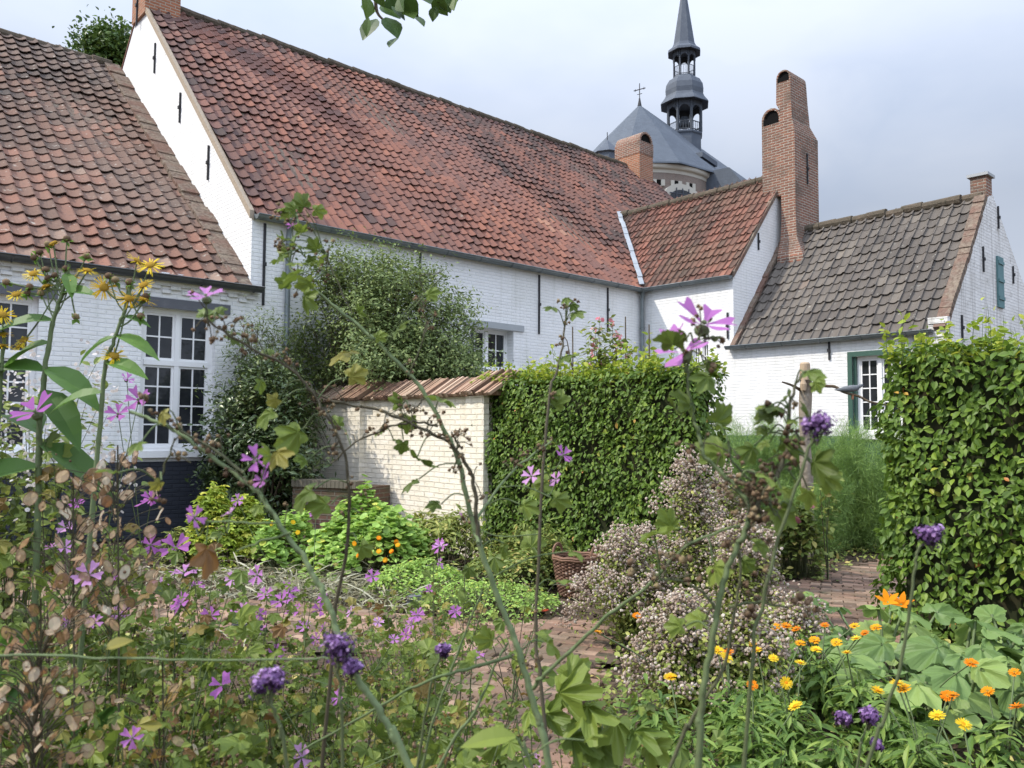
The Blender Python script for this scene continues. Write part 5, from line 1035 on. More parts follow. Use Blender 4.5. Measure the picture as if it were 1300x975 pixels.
# ================================================================== FOREGROUND PLANTS
class Herb:
    def __init__(s): s.st, s.lf, s.sd, s.pts, s.fl, s.ex = MB(), MB(), MB(), [], [], []
    def stem(s, P, r0, r1, ground=True, k=5, rnd=None, sides=6):
        P = np.array(P, float)
        if ground:
            d_ = unit(P[-1] - P[-2]); z_ = P[-1][2]; sl_ = np.clip(d_[:2] / max(-d_[2], .3), -.8, .8)
            P = np.vstack([P, [*(P[-1][:2] + sl_ * z_ * .30), z_ * .62], [*(P[-1][:2] + sl_ * z_ * .42), 0]])
        q = smooth(P, k); q[1:-1] += rng.normal(0, .0008, q[1:-1].shape); q = smooth(q, 3); nd = 1 + .16 * np.exp(-((np.arange(len(q)) % 11 - 5) / .9) ** 2); s.st.tube(q, np.linspace(r0, r1, len(q)) * nd, sides, 0, rng.uniform(.3, .9) if rnd is None else rnd); s.pts.append(q); return q
    def px(s, L_, Y, r0, r1, **k):
        n = len(L_); Ys = np.linspace(Y[0], Y[1], n) if isinstance(Y, tuple) else np.full(n, Y)
        return s.stem([at(a, b, y) for (a, b), y in zip(L_, Ys)], r0, r1, **k)
    def leaf(s, p, size, rnd=None, T=None, nb=(0, -.5, .5), pet=True, droop=.2):
        p = np.array(p); nn = unit(np.array(nb) + rng.normal(0, .5, 3)); a = np.vstack(s.pts) if s.pts else p[None] - .02
        near = a[np.argmin(np.linalg.norm(a - p, axis=1))]; up = unit(unit(p - near + rng.normal(0, .01, 3)) - EZ * droop)
        if pet and np.linalg.norm(near - p) < .22: s.st.tube(smooth([near, (near + p) / 2 + EZ * .01, p], 3), .0011, 4, 0, .8, cap=False)
        s.lf.scatter(T or T_MALLOW, p[None], frames(nn[None], up[None]), [size], 0, [rng.beta(2, 2) * .9 if rnd is None else rnd])
    def autoleaf(s, q, n, size, lo=0., hi=1., off=.035, **k):
        for _ in range(n):
            i = int(rng.uniform(lo, hi) * (len(q) - 1)); p = q[i] + unit(rng.normal(0, 1, 3) + EZ * .3) * off * rng.uniform(.5, 1.5); s.leaf(p, size * rng.uniform(.6, 1.2), **k)
    def seeds(s, q, n, lo=0., hi=1., size=.009, off=.03):
        size *= .68
        for _ in range(n):
            i = int(rng.uniform(lo, hi) * (len(q) - 1)); c = q[i]; e = c + unit(rng.normal(0, 1, 3) + EZ * .4) * off * rng.uniform(.4, 1.3); s.st.tube([c, (c + e) / 2 + EZ * .004, e], .0009, 3, 0, .2, cap=False); m = rng.integers(1, 5)
            P = e + rng.normal(0, size * .7, (m, 3)); s.sd.scatter(T_SEED, P, frames(rdir(m), rdir(m)), rng.uniform(.8, 1.5, m) * size)
    def flower(s, p, size, nb=None):
        p = np.array(p); a = np.vstack(s.pts); d = np.linalg.norm(a - p, axis=1) + .6 * np.maximum(a[:, 2] - p[2] + .02, 0); near = a[np.argmin(d)]
        s.st.tube(smooth([near, near * .45 + p * .55 - EZ * .02, p], 4), .0012, 4, 0, .8, cap=False)
        nn = unit(np.array(nb if nb is not None else [rng.normal(-.1, .5), -.75 + rng.normal(0, .35), rng.uniform(.2, 1.1)])); s.fl.append((p, size, nn))
    def build(s, name, label, cat, group=None, petal='petal_mallow', leafm='mallow', T=None):
        b = np.vstack(s.pts); b = b[np.argmin(b[:, 2])].copy(); b[2] = 0; root = empty(name, b, label, cat, group)
        s.st.build('stem', M['mallow_stem'], root); s.lf.build('foliage', M[leafm], root); s.sd.build('seed_head', M['seed'], root) if s.sd.n else None
        if s.sd.n: [c for c in root.children if c.name.startswith('seed_head')][0]['kind'] = 'stuff'
        for p, sz, nn in s.fl:
            f = MB(); fr = frames(nn[None], rdir(1)); f.scatter(T or T_FMALS[rng.integers(6)], p[None], fr, [sz], 0, [rng.random()]); f = f.build('flower', M[petal], root)
            c = MB(); c.scatter(T_BALL, p[None] - nn * sz * .10, fr, [sz * .28], 0, [.8]); c.scatter(T_BALL, p[None] + nn * sz * .06, fr, [sz * .1], 0, [1.]); c.build('calyx', M['mallow_stem'], f)
        return root

# --- the tall mallow in the middle
h = Herb()
s1 = h.px([(376, 272), (378, 290), (368, 335), (391, 360), (428, 392), (473, 429), (511, 467), (537, 496), (564, 544), (580, 581), (591, 627), (607, 688), (631, 756), (653, 810), (668, 859), (683, 913), (698, 974)], (1.42, 1.22), .0018, .0060, rnd=.97)
s2 = h.px([(388, 492), (423, 509), (487, 523), (535, 544), (567, 560), (591, 587), (601, 613), (605, 653), (608, 693)], 1.27, .0018, .0036, ground=False, rnd=.1)
s3 = h.px([(419, 589), (460, 557), (503, 540), (529, 536), (556, 541)], 1.27, .0012, .0022, ground=False, rnd=.1)
s4 = h.px([(613, 747), (586, 816), (562, 880), (535, 975)], 1.4, .0015, .003, rnd=.9)
s5 = h.px([(645, 816), (625, 853), (601, 907), (556, 975)], 1.3, .0016, .003, rnd=.95)
s6 = h.px([(380, 955), (480, 898), (541, 865), (592, 850), (650, 833)], 1.25, .0015, .0028, ground=False, rnd=.8)
s7 = h.px([(520, 522), (530, 515), (538, 506)], 1.27, .001, .0014, ground=False, rnd=.1)
s8 = h.px([(447, 398), (420, 340), (412, 322)], 1.36, .001, .0016, ground=False, rnd=.2)
s9 = h.px([(700, 560), (650, 600), (605, 660), (607, 690)], (1.5, 1.24), .0014, .003, ground=False, rnd=.97)
h.px([(712, 430), (720, 480), (660, 600), (640, 745)], (1.5, 1.25), .0012, .003, ground=False, rnd=.97) if False else None
for px, py, sz, rn in ((388, 266, 34, .3), (377, 268, 24, .4), (377, 297, 22, .4), (362, 322, 22, .4), (380, 348, 40, .45), (372, 360, 30, .4), (399, 357, 34, .6), (405, 318, 26, .3), (412, 328, 24, .5), (385, 373, 44, .5), (366, 305, 22, .5),
        (431, 543, 26, .45), (512, 512, 32, .5), (508, 533, 34, .6), (561, 510, 52, .5), (488, 547, 24, .4), (512, 558, 26, .4), (530, 580, 54, .2), (532, 608, 38, .25), (505, 420, 40, .2), (450, 445, 50, .93), (455, 400, 26, .4), (538, 372, 20, .4), (562, 350, 16, .4), (540, 375, 28, .5),
        (500, 560, 20, .3), (475, 430, 24, .7), (660, 640, 36, .6), (700, 632, 38, .5), (720, 700, 34, .6), (640, 690, 26, .5), (628, 812, 40, .6), (690, 815, 60, .65), (560, 640, 26, .3)): h.leaf(at(px, py, 1.3 + rng.normal(0, .02)), sz / F_PX * 1.12, rn)
h.autoleaf(s1, 14, .030, .0, .16, off=.025); h.autoleaf(s4, 6, .028); h.autoleaf(s5, 6, .028)
h.seeds(s1, 16, 0, .18); h.seeds(s2, 20, .15, .9, .008); h.seeds(s3, 10); h.seeds(s7, 4); h.seeds(s1, 8, .3, .8); h.seeds(s8, 6); h.seeds(s4, 5); h.seeds(s9, 8, 0, .4)
h.px([(575, 600), (582, 570), (573, 548)], 1.26, .001, .0016, ground=False, rnd=.3); h.seeds(h.pts[-1], 8, 0, 1, .008)
h.px([(540, 372), (533, 352), (560, 345)], 1.36, .0008, .001, ground=False, rnd=.3)
h.px([(537, 384), (540, 420), (520, 475)], 1.34, .001, .0015, ground=False, rnd=.3); h.seeds(h.pts[-1], 10, 0, .6, .008)
h.flower(at(371, 287, 1.38), .018)
h.build('tall_mallow', 'tallest mallow, its thick pale stem leaning from top left to bottom centre across the view', 'plant')
# --- the arching mallow with the big flower over the window
h = Herb()
s1 = h.px([(262, 392), (269, 411), (311, 437), (361, 464), (393, 493), (411, 523), (435, 568), (443, 613), (443, 653), (439, 707), (427, 760), (420, 840)], (1.15, 1.25), .0014, .0034, rnd=.1)
for px, py, sz, rn in ((259, 405, 42, .4), (277, 400, 26, .3), (290, 432, 30, .35), (340, 452, 26, .3), (350, 520, 48, .5), (385, 545, 56, .55), (355, 505, 30, .9), (300, 425, 20, .3), (330, 480, 28, .4), (440, 480, 40, .9), (390, 585, 30, .4), (455, 690, 34, .5), (400, 620, 60, .3), (420, 640, 44, .5)): h.leaf(at(px, py, 1.2), sz / F_PX * .98, rn)
h.seeds(s1, 26, 0, .4, .009); h.seeds(s1, 12, .4, .62, .008); h.flower(at(262, 377, 1.15), .052, (0, -.5, .9))
h.build('mallow', 'dark-stemmed mallow arching over the tall window with one large pink-violet bloom', 'plant', 'mallow plants')
# --- the thick stem at the lower left
h = Herb()
s1 = h.px([(165, 523), (200, 536), (224, 548), (259, 573), (304, 605), (331, 629), (352, 661), (379, 699), (400, 733), (416, 765), (430, 804), (453, 859), (480, 900), (503, 941), (521, 975)], (1.05, .95), .0022, .0050, rnd=1.)
s2 = h.px([(229, 547), (267, 568), (309, 600)], 1.02, .0014, .002, ground=False, rnd=.4)
s3 = h.px([(262, 662), (310, 663), (352, 664)], 1.0, .001, .0015, ground=False, rnd=.9); s4 = h.px([(300, 700), (325, 690), (370, 676)], 1.0, .001, .0016, ground=False, rnd=.9)
s5 = h.px([(222, 556), (210, 590), (196, 625)], 1.04, .001, .0015, ground=False, rnd=.4)
for px, py, sz, rn in ((262, 690, 62, 1.), (350, 572, 48, .93), (180, 560, 36, .5), (345, 580, 40, .55), (208, 520, 30, .92), (150, 600, 40, .5), (205, 610, 26, .9), (330, 640, 26, .6)): h.leaf(at(px, py, 1.0), sz / F_PX * .80, rn, droop=.9)
h.seeds(s1, 12, 0, .4, .009); h.seeds(s5, 4); h.seeds(s2, 5)
for px, py, sz in ((326, 585, .036), (334, 610, .026), (246, 657, .03), (292, 652, .02)): h.flower(at(px, py, 1.02), sz)
h.build('mallow', 'mallow with a thick pale green stem and one browned hanging leaf at lower left', 'plant', 'mallow plants')
# --- the right-hand one with the big flower and dark seedy branches
h = Herb()
s1 = h.px([(897, 418), (886, 430), (876, 452), (874, 490), (880, 525), (887, 551), (896, 580), (919, 603), (938, 622), (952, 650), (943, 680), (929, 707), (916, 749), (908, 792), (895, 858), (888, 920), (886, 975)], (1.02, .92), .0013, .0044, rnd=.7)
s2 = h.px([(1018, 474), (1006, 500), (1000, 545), (1000, 570), (985, 605), (965, 635), (952, 652)], (1.05, .97), .0014, .0034, ground=False, rnd=.2)
s3 = h.px([(677, 874), (692, 856), (731, 822), (771, 783), (825, 741), (865, 699), (908, 677), (940, 668)], (1.1, .98), .0028, .0016, ground=False, rnd=.85)
s4 = h.px([(940, 690), (938, 740), (929, 795), (917, 850), (875, 920), (850, 975)], .97, .0014, .0026, rnd=.35)
s5 = h.px([(838, 736), (870, 740), (895, 755), (910, 775)], .98, .0014, .002, ground=False, rnd=.5)
s6 = h.px([(1000, 772), (960, 765), (925, 772)], .98, .0014, .002, ground=False, rnd=.5)
s7 = h.px([(985, 655), (962, 620), (930, 585), (925, 560)], 1.0, .001, .0016, ground=False, rnd=.6)
for px, py, sz, rn in ((873, 428, 26, .2), (900, 432, 34, .1), (856, 443, 50, .15), (893, 460, 26, .1), (900, 475, 46, .4), (905, 540, 50, .35), (880, 520, 50, .3), (860, 520, 40, .5), (925, 580, 60, .5), (1021, 473, 34, .4), (1000, 500, 26, .2), (996, 520, 40, .1), (985, 530, 34, .1), (990, 560, 52, .35), (1020, 565, 46, .3), (1030, 585, 60, .15), (1040, 600, 44, .6), (830, 680, 62, .55), (855, 672, 40, .5), (905, 715, 44, .75), (960, 600, 44, .6), (1025, 620, 40, .8), (975, 640, 60, .5), (870, 795, 34, .6), (895, 790, 40, .7), (940, 710, 30, .4), (955, 690, 34, .5), (1000, 640, 36, .35)): h.leaf(at(px, py, 1.0 + rng.normal(0, .03)), sz / F_PX * .86, rn)
h.seeds(s2, 34, .2, 1, .010, .022); h.seeds(s1, 26, .28, .58, .009); h.seeds(s3, 8, .4, 1); h.seeds(s5, 6, 0, .4, .012); h.seeds(s6, 8, 0, .7, .013); h.seeds(s7, 10); h.autoleaf(s2, 12, .03, .1, .6); h.seeds(s1, 6, 0, .12)
h.flower(at(893, 413, 1.02), .074, (.15, -.55, .85)); h.flower(at(868, 448, 1.0), .066, (-.3, -.3, .9)); h.flower(at(862, 425, 1.02), .03, (-.6, -.2, .5))
h.build('mallow', 'right-hand mallow with a big violet bloom before the annex window and dark seedy branches', 'plant', 'mallow plants')
h = Herb()
s1 = h.px([(722, 378), (718, 405), (713, 447), (704, 478), (699, 492), (692, 560), (686, 660), (680, 800), (690, 900)], (1.7, 1.5), .0016, .004, rnd=.1)
for px, py, sz, rn in ((705, 391, 24, .3), (727, 397, 26, .3), (725, 385, 16, .3), (718, 378, 16, .4), (715, 453, 26, .3), (722, 455, 24, .4), (695, 500, 26, .4), (703, 520, 34, .5), (688, 560, 30, .5), (700, 610, 40, .5), (672, 700, 40, .6), (706, 740, 36, .5)): h.leaf(at(px, py, 1.6), sz / F_PX * 1.6, rn)
h.seeds(s1, 10, 0, .2, .010, .02); h.seeds(s1, 8, .4, .9)
for px, py, sz in ((715, 578, .040), (675, 605, .04), (706, 609, .032), (586, 658, .026)): h.flower(at(px, py, 1.6), sz)
h.build('mallow', 'slender mallow shoot standing up against the long house wall above the hedge', 'plant', 'mallow plants')

# --- the thicket of common mallow at the lower left: (px, Y, py of its top)
FL = [(192, 634, 30), (230, 767, 24), (113, 730, 30), (191, 692, 22), (223, 696, 32), (66, 695, 16), (83, 695, 16), (168, 937, 22), (152, 781, 22), (202, 745, 20), (234, 728, 26), (85, 790, 14), (83, 670, 18), (98, 640, 16), (45, 524, 46), (176, 508, 28), (161, 482, 16), (150, 526, 24), (302, 635, 14), (192, 634, 20), (231, 767, 26), (327, 730, 22), (337, 755, 18), (367, 752, 24), (357, 764, 22), (305, 777, 22), (268, 782, 20), (374, 777, 20), (330, 780, 14), (401, 651, 14), (473, 732, 16), (406, 774, 16), (386, 796, 16), (446, 777, 14), (307, 778, 20), (335, 799, 14), (282, 870, 28), (351, 829, 18), (402, 811, 14), (411, 797, 12), (529, 782, 18), (522, 794, 14), (516, 807, 14), (579, 777, 14), (607, 830, 14), (383, 962, 28), (430, 886, 18), (559, 694, 16), (557, 715, 14), (578, 777, 14), (531, 781, 14), (558, 694, 18), (677, 968, 22), (480, 790, 12), (500, 812, 12), (545, 750, 12), (250, 745, 16), (120, 790, 18), (140, 735, 20), (295, 735, 16), (410, 760, 14)]
TH = [(60, 2.0, 610, 'at the far left below the elecampane'), (150, 2.3, 620, 'under the tall window beside the dry seed pods'), (228, 2.5, 680, 'with blooms in front of the dark plinth'), (120, 1.7, 745, 'low at the left edge, mixed with the papery pods'), (235, 1.9, 770, 'at the lower left between the pods and the thick stem'),
      (325, 2.7, 735, 'whose blooms show against the brick path left of the thick stem'), (395, 2.9, 745, 'right behind the thick pale stem'), (470, 3.1, 765, 'in front of the dead stalks'), (530, 3.5, 765, 'with small bright blooms at the near path edge'), (300, 1.75, 870, 'in the bottom left corner behind the verbena heads'), (400, 2.0, 850, 'at the bottom between the two verbena heads'),
      (500, 2.4, 860, 'at the bottom beside the path'), (30, 1.5, 850, 'in the bottom left corner below the pods'), (585, 3.0, 870, 'straggling over the near path'), (700, 1.9, 880, 'with large pale leaves at the bottom centre'), (560, 2.3, 680, 'tall and thin in front of the nasturtiums'), (180, 1.45, 900, 'lowest at the bottom left'), (460, 1.6, 930, 'lowest at the bottom, left of centre'),
      (615, 2.2, 835, 'wispy and low over the near path'), (548, 4.4, 740, 'small, at the far left corner of the near path'), (655, 4.9, 745, 'small, standing by the basket'), (520, 2.0, 905, 'low, between the thick stem and the path'), (740, 2.3, 905, 'low at the right edge of the near path')]
asg = {i: [] for i in range(len(TH))}
for f in FL: asg[int(np.argmin([abs(f[0] - t[0]) + .5 * max(0, t[2] - f[1]) + .06 * abs(f[1] - t[2]) + (30 if 60 > f[1] - 0 else 0) for t in TH]))].append(f)
for i, (px, Y, top, where) in enumerate(TH):
    h = Herb(); b = at(px, 547, Y); b[2] = 0; H_ = max(at(px, top, Y)[2], .25); rx = .26 + .03 * Y; sparse = i in (13, 15, 18, 20)
    nst = 8 if sparse else 17
    for k in range(nst):
        a = rng.uniform(0, 6.28); r = rx * math.sqrt(rng.random()); e = b + np.array([r * math.cos(a), r * math.sin(a) * .8, H_ * rng.uniform(.55, 1.03)]); m_ = (b + e) / 2 + np.array([0, 0, .06]) + rng.normal(0, .05, 3) * [1, 1, .3]
        q = h.stem([e + rng.normal(0, .02, 3), m_, b + rng.normal(0, .03, 3) * [1, 1, 0]], .0010, .0035, ground=False, sides=4, rnd=rng.choice([.15, .5, .8, .95])); L0 = np.linalg.norm(e - b)
        n = int(L0 * (14 if sparse else 34)); idx = rng.uniform(0, .97, n) ** 1.1 * (len(q) - 1); P = q[idx.astype(int)] + rng.normal(0, .035, (n, 3)); P[:, 2] = np.maximum(P[:, 2], .02)
        h.lf.scatter(T_MALS, P, frames(unit(rng.normal(0, .5, (n, 3)) + [0, -.35, .8]), rdir(n, -.3)), np.minimum(rng.gamma(4, .0078, n) + .006, .062), 0, np.where(rng.random(n) < .14, rng.uniform(.9, 1, n), rng.beta(2, 2, n) * .9))
        n = int(L0 * (10 if sparse else 60)); idx = rng.random(n) * (len(q) - 1); P = q[idx.astype(int)] + rng.normal(0, .045, (n, 3)); P[:, 2] = np.maximum(P[:, 2], .02); h.lf.scatter(T_OVAL, P, frames(rdir(n, .7), rdir(n)), rng.uniform(.010, .022, n), 0, rng.uniform(.3, .95, n))
        n = int(L0 * (18 if sparse else 34)); idx = rng.random(n) ** 1.4 * (len(q) - 1); P = q[idx.astype(int)] + rng.normal(0, .022, (n, 3)); h.sd.scatter(T_SEED, P, frames(rdir(n), rdir(n)), rng.uniform(.004, .010, n))
        if rng.random() < .5 and not sparse: # thin side twigs
            c = q[int(rng.uniform(.1, .6) * len(q))]; h.st.tube(smooth([c, c + rng.normal(0, .05, 3) + EZ * .03, c + rng.normal(0, .11, 3) + EZ * .05], 3), .0011, 3, 0, .9, cap=False)
    if i == 14:
        for px_, py_, sz in ((700, 880, 90), (745, 890, 90), (780, 905, 80), (720, 930, 70), (800, 925, 80), (690, 905, 60), (765, 935, 60), (670, 900, 50), (715, 865, 60), (640, 935, 60), (820, 940, 60)): h.leaf(at(px_, py_, 1.75), sz / F_PX * 1.45, rng.uniform(.3, .8), T=T_MAPLE if sz > 60 else None)
    for (fx, fy, sz) in asg[i]: h.flower(at(fx, fy, Y + rng.normal(0, .05)), max(sz * 1.15 / F_PX * Y, .022))
    h.build('common_mallow', 'bushy mallow ' + where, 'plant', 'bushy mallows')

# --- papery honesty pods
_a = np.arange(13) * 2 * np.pi / 12; _q = lambda k: np.stack([.40 * k * np.sin(_a), .5 - .5 * k * np.cos(_a), .02 * np.sin(3 * _a)], -1)
T_POD = (np.vstack([[0, .5, .03], _q(.9)]), [(0, i + 1, i + 2) for i in range(12)]); T_RIM = (np.vstack([_q(.88) + [0, 0, .012], _q(1.)]), [(i, i + 1, 13 + i + 1, 13 + i) for i in range(12)])
for px, Y, y0, y1, n, lb in ((150, 1.75, 565, 780, 80, 'dry honesty plant with papery round pods in front of the tall window'), (95, 1.65, 600, 780, 58, 'dry honesty stem further left, beside the big dark leaves'), (60, 1.3, 760, 985, 130, 'dry honesty plant with brown pods in the bottom left corner'), (215, 1.5, 840, 975, 26, 'small honesty remnant right of the corner one')):
    b = at(px, 547, Y); b[2] = 0; root = empty('honesty', b, lb, 'plant', 'dry honesty plants'); st, pd = MB(), MB(); zt = at(px, y0, Y)[2]; zb = max(at(px, y1, Y)[2], .12); main = smooth([b, b + [.02, .01, zt * .5], b + [0, 0, zt]], 8); st.tube(main, np.linspace(.004, .0015, len(main)), 5, 0, .2)
    for _ in range(n):
        z = rng.uniform(zb, zt); a = rng.uniform(0, 6.28); r = rng.uniform(.02, .11) * (1.15 - .3 * (z - zb) / (zt - zb)) * Y / 1.5; c = np.array([b[0], b[1], z]) + np.array([r * math.cos(a), r * math.sin(a), 0]); o_ = np.array([b[0], b[1], z - .06])
        st.tube(smooth([o_, (o_ + c) / 2 + EZ * .015, c], 3), .0009, 3, 0, .1, cap=False); nn = unit(rng.normal(0, 1, 3) * [1, 1, .35] + [0, -.3, 0]); fr = frames(nn[None], unit(rng.normal(0, .5, (1, 3)) - EZ)); S3 = np.array([[rng.uniform(.6, 1.1), 1, rng.uniform(1, 5)]]) * rng.uniform(.015, .029) * Y / 1.4; rr_ = rng.random(); pd.scatter(T_POD, c[None], fr, S3, 0, [rr_]); pd.scatter(T_RIM, c[None], fr, S3, 1, [max(rr_ - .45, 0)])
        if rng.random() < .15: pd.scatter(T_SEED, (c + fr[0][:, 1] * S3[0, 1] * .5)[None], fr, [.004 * Y], 1, [.1])
    st.build('stem', M['mallow_stem'], root); o = pd.build('seed_pod', [M['lunaria'], M['lunaria_rim']], root); o['kind'] = 'stuff'

# --- elecampane with yellow flowers at the left
h = Herb(); Y = 2.1
sA = h.px([(88, 335), (80, 370), (71, 395), (63, 430), (56, 482), (50, 540), (48, 640)], Y, .004, .009, rnd=.98); sB = h.px([(165, 365), (160, 390), (153, 409), (143, 437), (134, 461), (128, 530), (120, 620)], Y - .1, .003, .007, rnd=.98)
sC = h.px([(5, 420), (0, 500), (-8, 620)], Y, .004, .008, rnd=.95)
heads_ = [(21, 374), (43, 348), (91, 353), (59, 364), (68, 310), (111, 344), (132, 365), (164, 379), (183, 362), (174, 332), (191, 337), (183, 381), (31, 432), (26, 440), (3, 400), (2, 440), (145, 452), (3, 425)]
buds_ = [(8, 358), (44, 327), (50, 320), (85, 303), (61, 310), (110, 325), (84, 341), (70, 350), (61, 353), (38, 364), (35, 372), (96, 402), (138, 350), (146, 355), (164, 358), (185, 376), (179, 401), (52, 372), (58, 342)]
pool = {0: sA, 1: sB, 2: sC}
for j, (x, y) in enumerate(heads_ + buds_):
    yy = Y - .1 if x > 118 else Y; p = at(x, y, yy); q = sB if x > 118 else (sC if (x < 12 and y > 380) else sA); k0 = q[int(rng.uniform(.02, .30) * len(q))] if y < 395 else q[2]
    h.st.tube(smooth([k0, (k0 * .5 + p * .5) - EZ * .015, p], 4), .0022, 4, 0, .95, cap=False)
    if j >= len(heads_): h.sd.scatter(T_BALL, p[None], frames(rdir(1, 2), rdir(1)), [.021]); h.lf.scatter(T_TINY, np.repeat(p[None], 8, 0) - EZ * .006, frames(unit(rng.normal(0, 1, (8, 3)) + EZ), rdir(8)), rng.uniform(.012, .02, 8), 0, .9)
LV = [(84, 440, .17, -1, .6), (115, 472, .19, .8, .5), (160, 425, .12, .6, .8), (60, 405, .17, -1, .35), (95, 375, .11, 1, .4), (75, 345, .09, .3, .7), (40, 470, .20, -.8, .3), (20, 520, .24, -1, .5), (70, 500, .20, .7, .3), (60, 550, .24, -.2, .25), (30, 590, .28, -.9, .4), (90, 560, .22, 1, .35), (15, 460, .2, -1, .6), (118, 500, .14, -1, .5), (145, 465, .12, 1, .7), (130, 425, .12, -1, .4), (150, 400, .07, 1, .6), (0, 540, .26, -.4, .7)]
for x, y, sz, dr, rn in LV:
    p = at(x, y, Y); a = np.vstack(h.pts); near = a[np.argmin(np.linalg.norm(a - p, axis=1))]
    h.lf.scatter(T_LONG, near[None], frames(unit([[rng.normal(0, .2), -.45, .8]]), unit([[dr, rng.normal(-.2, .3), rng.uniform(-.15, .35)]])), [sz * 1.0], 0, [rn])
root = h.build('elecampane', 'tall elecampane with yellow daisies and broad dark leaves at the left edge', 'plant', leafm='inula_leaf')
for x, y in heads_:
    yy = Y - .1 if x > 118 else Y; p = at(x, y, yy); nn = unit(np.array([[rng.normal(0, .35), -.5 + rng.normal(0, .3), .7 + rng.normal(0, .3)]])); f = MB(); f.scatter(T_FINU, p[None], frames(nn, rdir(1)), [rng.uniform(.050, .070) * (1 if y > 320 else .6)]); f = f.build('flower', M['yellow'], root)
    d = MB(); d.scatter(T_POM, p[None] + nn * .002, frames(nn, rdir(1)), [.024], 0, [.7]); d.build('flower_disc', M['disc'], f)
# broad basal leaves
b = at(5, 547, 1.75); b[2] = 0; root = empty('burdock', b, 'huge dark green leaves low at the left edge', 'plant'); lf, st = MB(), MB()
for k in range(26):
    a = rng.uniform(1.9, 5.2); d = np.array([math.cos(a), math.sin(a) * .7, 0]); z = rng.uniform(.25, 1.15); s = b + np.array([rng.normal(0, .08), rng.normal(0, .08), 0]); e = s + d * rng.uniform(.02, .14) + EZ * z
    st.tube(smooth([s, (s + e) / 2 - d * .03, e], 4), .006, 5, 0, .9, cap=False); lf.scatter(T_LONG, e[None], frames(unit(np.array([[0, -.5, .7]]) + d[None] * .5 + rng.normal(0, .2, (1, 3))), unit(d[None] * .8 + EZ * rng.uniform(-.4, .7))), [rng.uniform(.24, .36)], 0, [rng.uniform(.1, .7)])
st.build('stem', M['mallow_stem'], root); lf.build('foliage', M['inula_leaf'], root)
# white-flowering shrub behind
def whitetips(root, tips):
    mb = MB(); n = len(tips); m = 24; P = np.repeat(tips, m, 0) + rng.normal(0, 1, (n * m, 3)) * [.035, .035, .07]; mb.scatter(T_FLOR, P, frames(rdir(n * m), rdir(n * m)), rng.uniform(.012, .022, n * m)); o = mb.build('blossom', M['white_petal'], root); o['kind'] = 'stuff'
for px, Y, H_, lb in ((30, 3.6, 1.9, 'white-flowering bush behind the elecampane, against the left house wall'),):
    b = at(px, 547, Y); b[2] = 0; plant('flowering_bush', lb, 'shrub', b, H_, .5 if px < 100 else .3, .3, 36 if px < 100 else 10, 1500 if px < 100 else 300, T_OVAL, .05, 'weed', tipsf=whitetips, stem_r=.004, jit=.06, lo=.3, dome=False)

# --- verbena
T_NEEDLE2 = (np.array([(-.10, 0, 0), (.10, 0, 0), (0, 1, 0)]), [(0, 1, 2)])
def verbena(path, Y, hpx, label, side=(), wob=.0):
    h = Herb(); q = h.px(path, Y, .0016, .0028, rnd=.6); root = h.build('verbena', label, 'plant', 'purple verbenas')
    for px, py, w_ in [(*path[0], hpx)] + list(side):
        c = at(px, py, Y); R_ = w_ / 2 / F_PX * Y; f = MB(); m = 11; sub = c + rdir(m, .5) * R_ * rng.uniform(.35, .72, (m, 1)) * [1, 1, .7]; st = MB()
        for q_ in sub:
            n = 34; d = rdir(n, .7); P = q_ + d * R_ * .40 * rng.uniform(.5, 1.7, (n, 1)); f.scatter(T_FLOR, P, frames(unit(d + rng.normal(0, .3, d.shape)), rdir(n)), rng.uniform(.0028, .0052, n) * max(Y, .95), 0, np.clip(.35 + .35 * d[:, 2] + rng.normal(0, .25, n), 0, 1))
            f.scatter(T_NEEDLE2, np.repeat((q_ - EZ * R_ * .2)[None], 16, 0), frames(rdir(16), rdir(16, .6)), R_ * rng.uniform(.3, .55, 16), 0, .05); st.tube([c - EZ * R_ * 1.1, q_], .0007 * Y, 3, 0, .4)
        st.build('flower_stalk', M['mallow_stem'], root)
        f.build('flower_head', M['verbena'], root)
verbena([(427, 829), (431, 860), (433, 900), (436, 975)], .95, 52, 'verbena with the largest purple head, bottom left of centre', [(446, 847, 28)])
verbena([(341, 870), (348, 900), (357, 935), (366, 975)], .9, 46, 'verbena with a purple head, lower left one of the pair')
verbena([(1037, 543), (1020, 590), (990, 680), (960, 800), (945, 975)], .95, 42, 'dark purple verbena head in front of the grey post')
verbena([(1183, 682), (1165, 700), (1162, 720), (1153, 787), (1141, 851), (1120, 918), (1102, 970)], 1.1, 34, 'pale purple verbena before the right hedge')
verbena([(561, 826), (548, 870), (530, 975)], 1.3, 20, 'small verbena head over the brick path')
verbena([(1103, 911), (1095, 940), (1088, 975)], 1.5, 28, 'verbena head low among the marigolds', [(1072, 914, 20), (1112, 945, 16)])

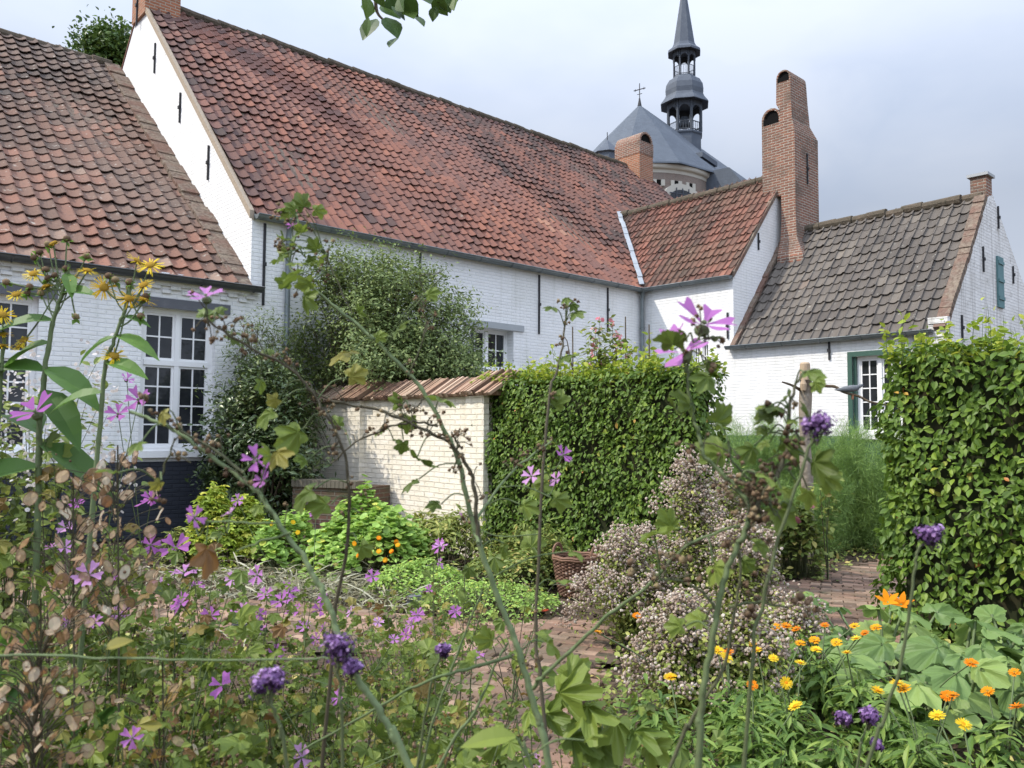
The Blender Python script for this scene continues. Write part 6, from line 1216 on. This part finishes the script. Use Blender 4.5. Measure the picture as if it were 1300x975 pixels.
# --- thin horizontal fallen stalk and the leaf lying over the path
h = Herb(); q = h.px([(418, 836), (398, 837), (240, 838), (120, 836), (0, 832), (-90, 840)], .92, .0009, .0018, rnd=.97); h.leaf(at(132, 824, .92), .030, .93, T=T_OVAL); h.build('fallen_stalk', 'thin straight stalk lying level across the lower left thicket', 'stalk')
h = Herb(); q = h.px([(655, 935), (668, 960), (680, 990)], .95, .001, .002, rnd=.9); h.lf.scatter(T_LONG, at(655, 935, .95)[None], frames(unit([[.1, -.6, .8]]), unit([[-1, 0, -.12]])), [.062], 0, [.75]); h.leaf(at(742, 940, .95), .03, .6); h.build('young_weed', 'single long bright leaf hanging over the brick path at the bottom', 'plant')

# --- leaves of a tree overhanging the view
def overhang():
    root = empty('overhanging_branch', at(520, -420, 2.6), 'leafy twigs hanging into the top of the view from a branch above', 'branch'); st, lf = MB(), MB(); b0 = at(520, -420, 2.6)
    tw = [[(520, -420), (500, -120), (480, -20), (478, 12), (488, 26), (505, 32)], [(520, -420), (525, -100), (520, -20), (527, 14)], [(520, -420), (570, -110), (560, -25), (556, 4)], [(520, -420), (610, -120), (588, -30), (586, 0)]]
    for t in tw: st.tube(smooth([at(x, y, 2.6 if y > -300 else 2.6) for x, y in t], 5), np.linspace(.012, .0012, (len(t) - 1) * 5 + 1), 5)
    for x, y, s, dx, dy in ((466, -6, 40, -.2, 1), (470, 10, 34, -.3, 1), (468, 22, 30, -.5, 1), (478, 24, 48, -.3, 1), (490, 22, 46, .3, 1), (484, 6, 44, .5, .6), (503, 48, 28, 0, 1), (492, -6, 40, .3, .7), (497, 8, 30, 1, .8), (512, -8, 40, .3, 1), (516, 12, 36, .3, 1), (524, 18, 34, .2, 1), (506, -4, 34, .6, .7), (540, -8, 30, .2, .7), (550, -6, 38, .2, 1), (560, -8, 34, .5, 1), (553, 8, 24, -.3, 1), (580, -10, 38, .3, 1), (588, -8, 36, -.5, 1), (573, -14, 26, .6, 1), (535, -20, 30, 0, 1), (475, -20, 36, 0, 1), (600, -60, 40, 0, 1), (560, -60, 40, 0, 1), (500, -60, 40, 0, 1), (530, -70, 40, 0, 1)):
        up = unit(C_R * dx - C_U * dy); lf.scatter(T_OVAL2, at(x, y, 2.6 + rng.normal(0, .04))[None], frames(unit([[rng.normal(0, .6), -.8, rng.normal(0, .5)]]), up[None]), [s / F_PX * 2.1], 0, [rng.random()])
    st.build('twig', M['bark'], root); lf.build('foliage', M['tree_dark'], root)
T_OVAL2 = blade([.03, .30, .40, .36, .20, .02], .15, .12)
overhang()
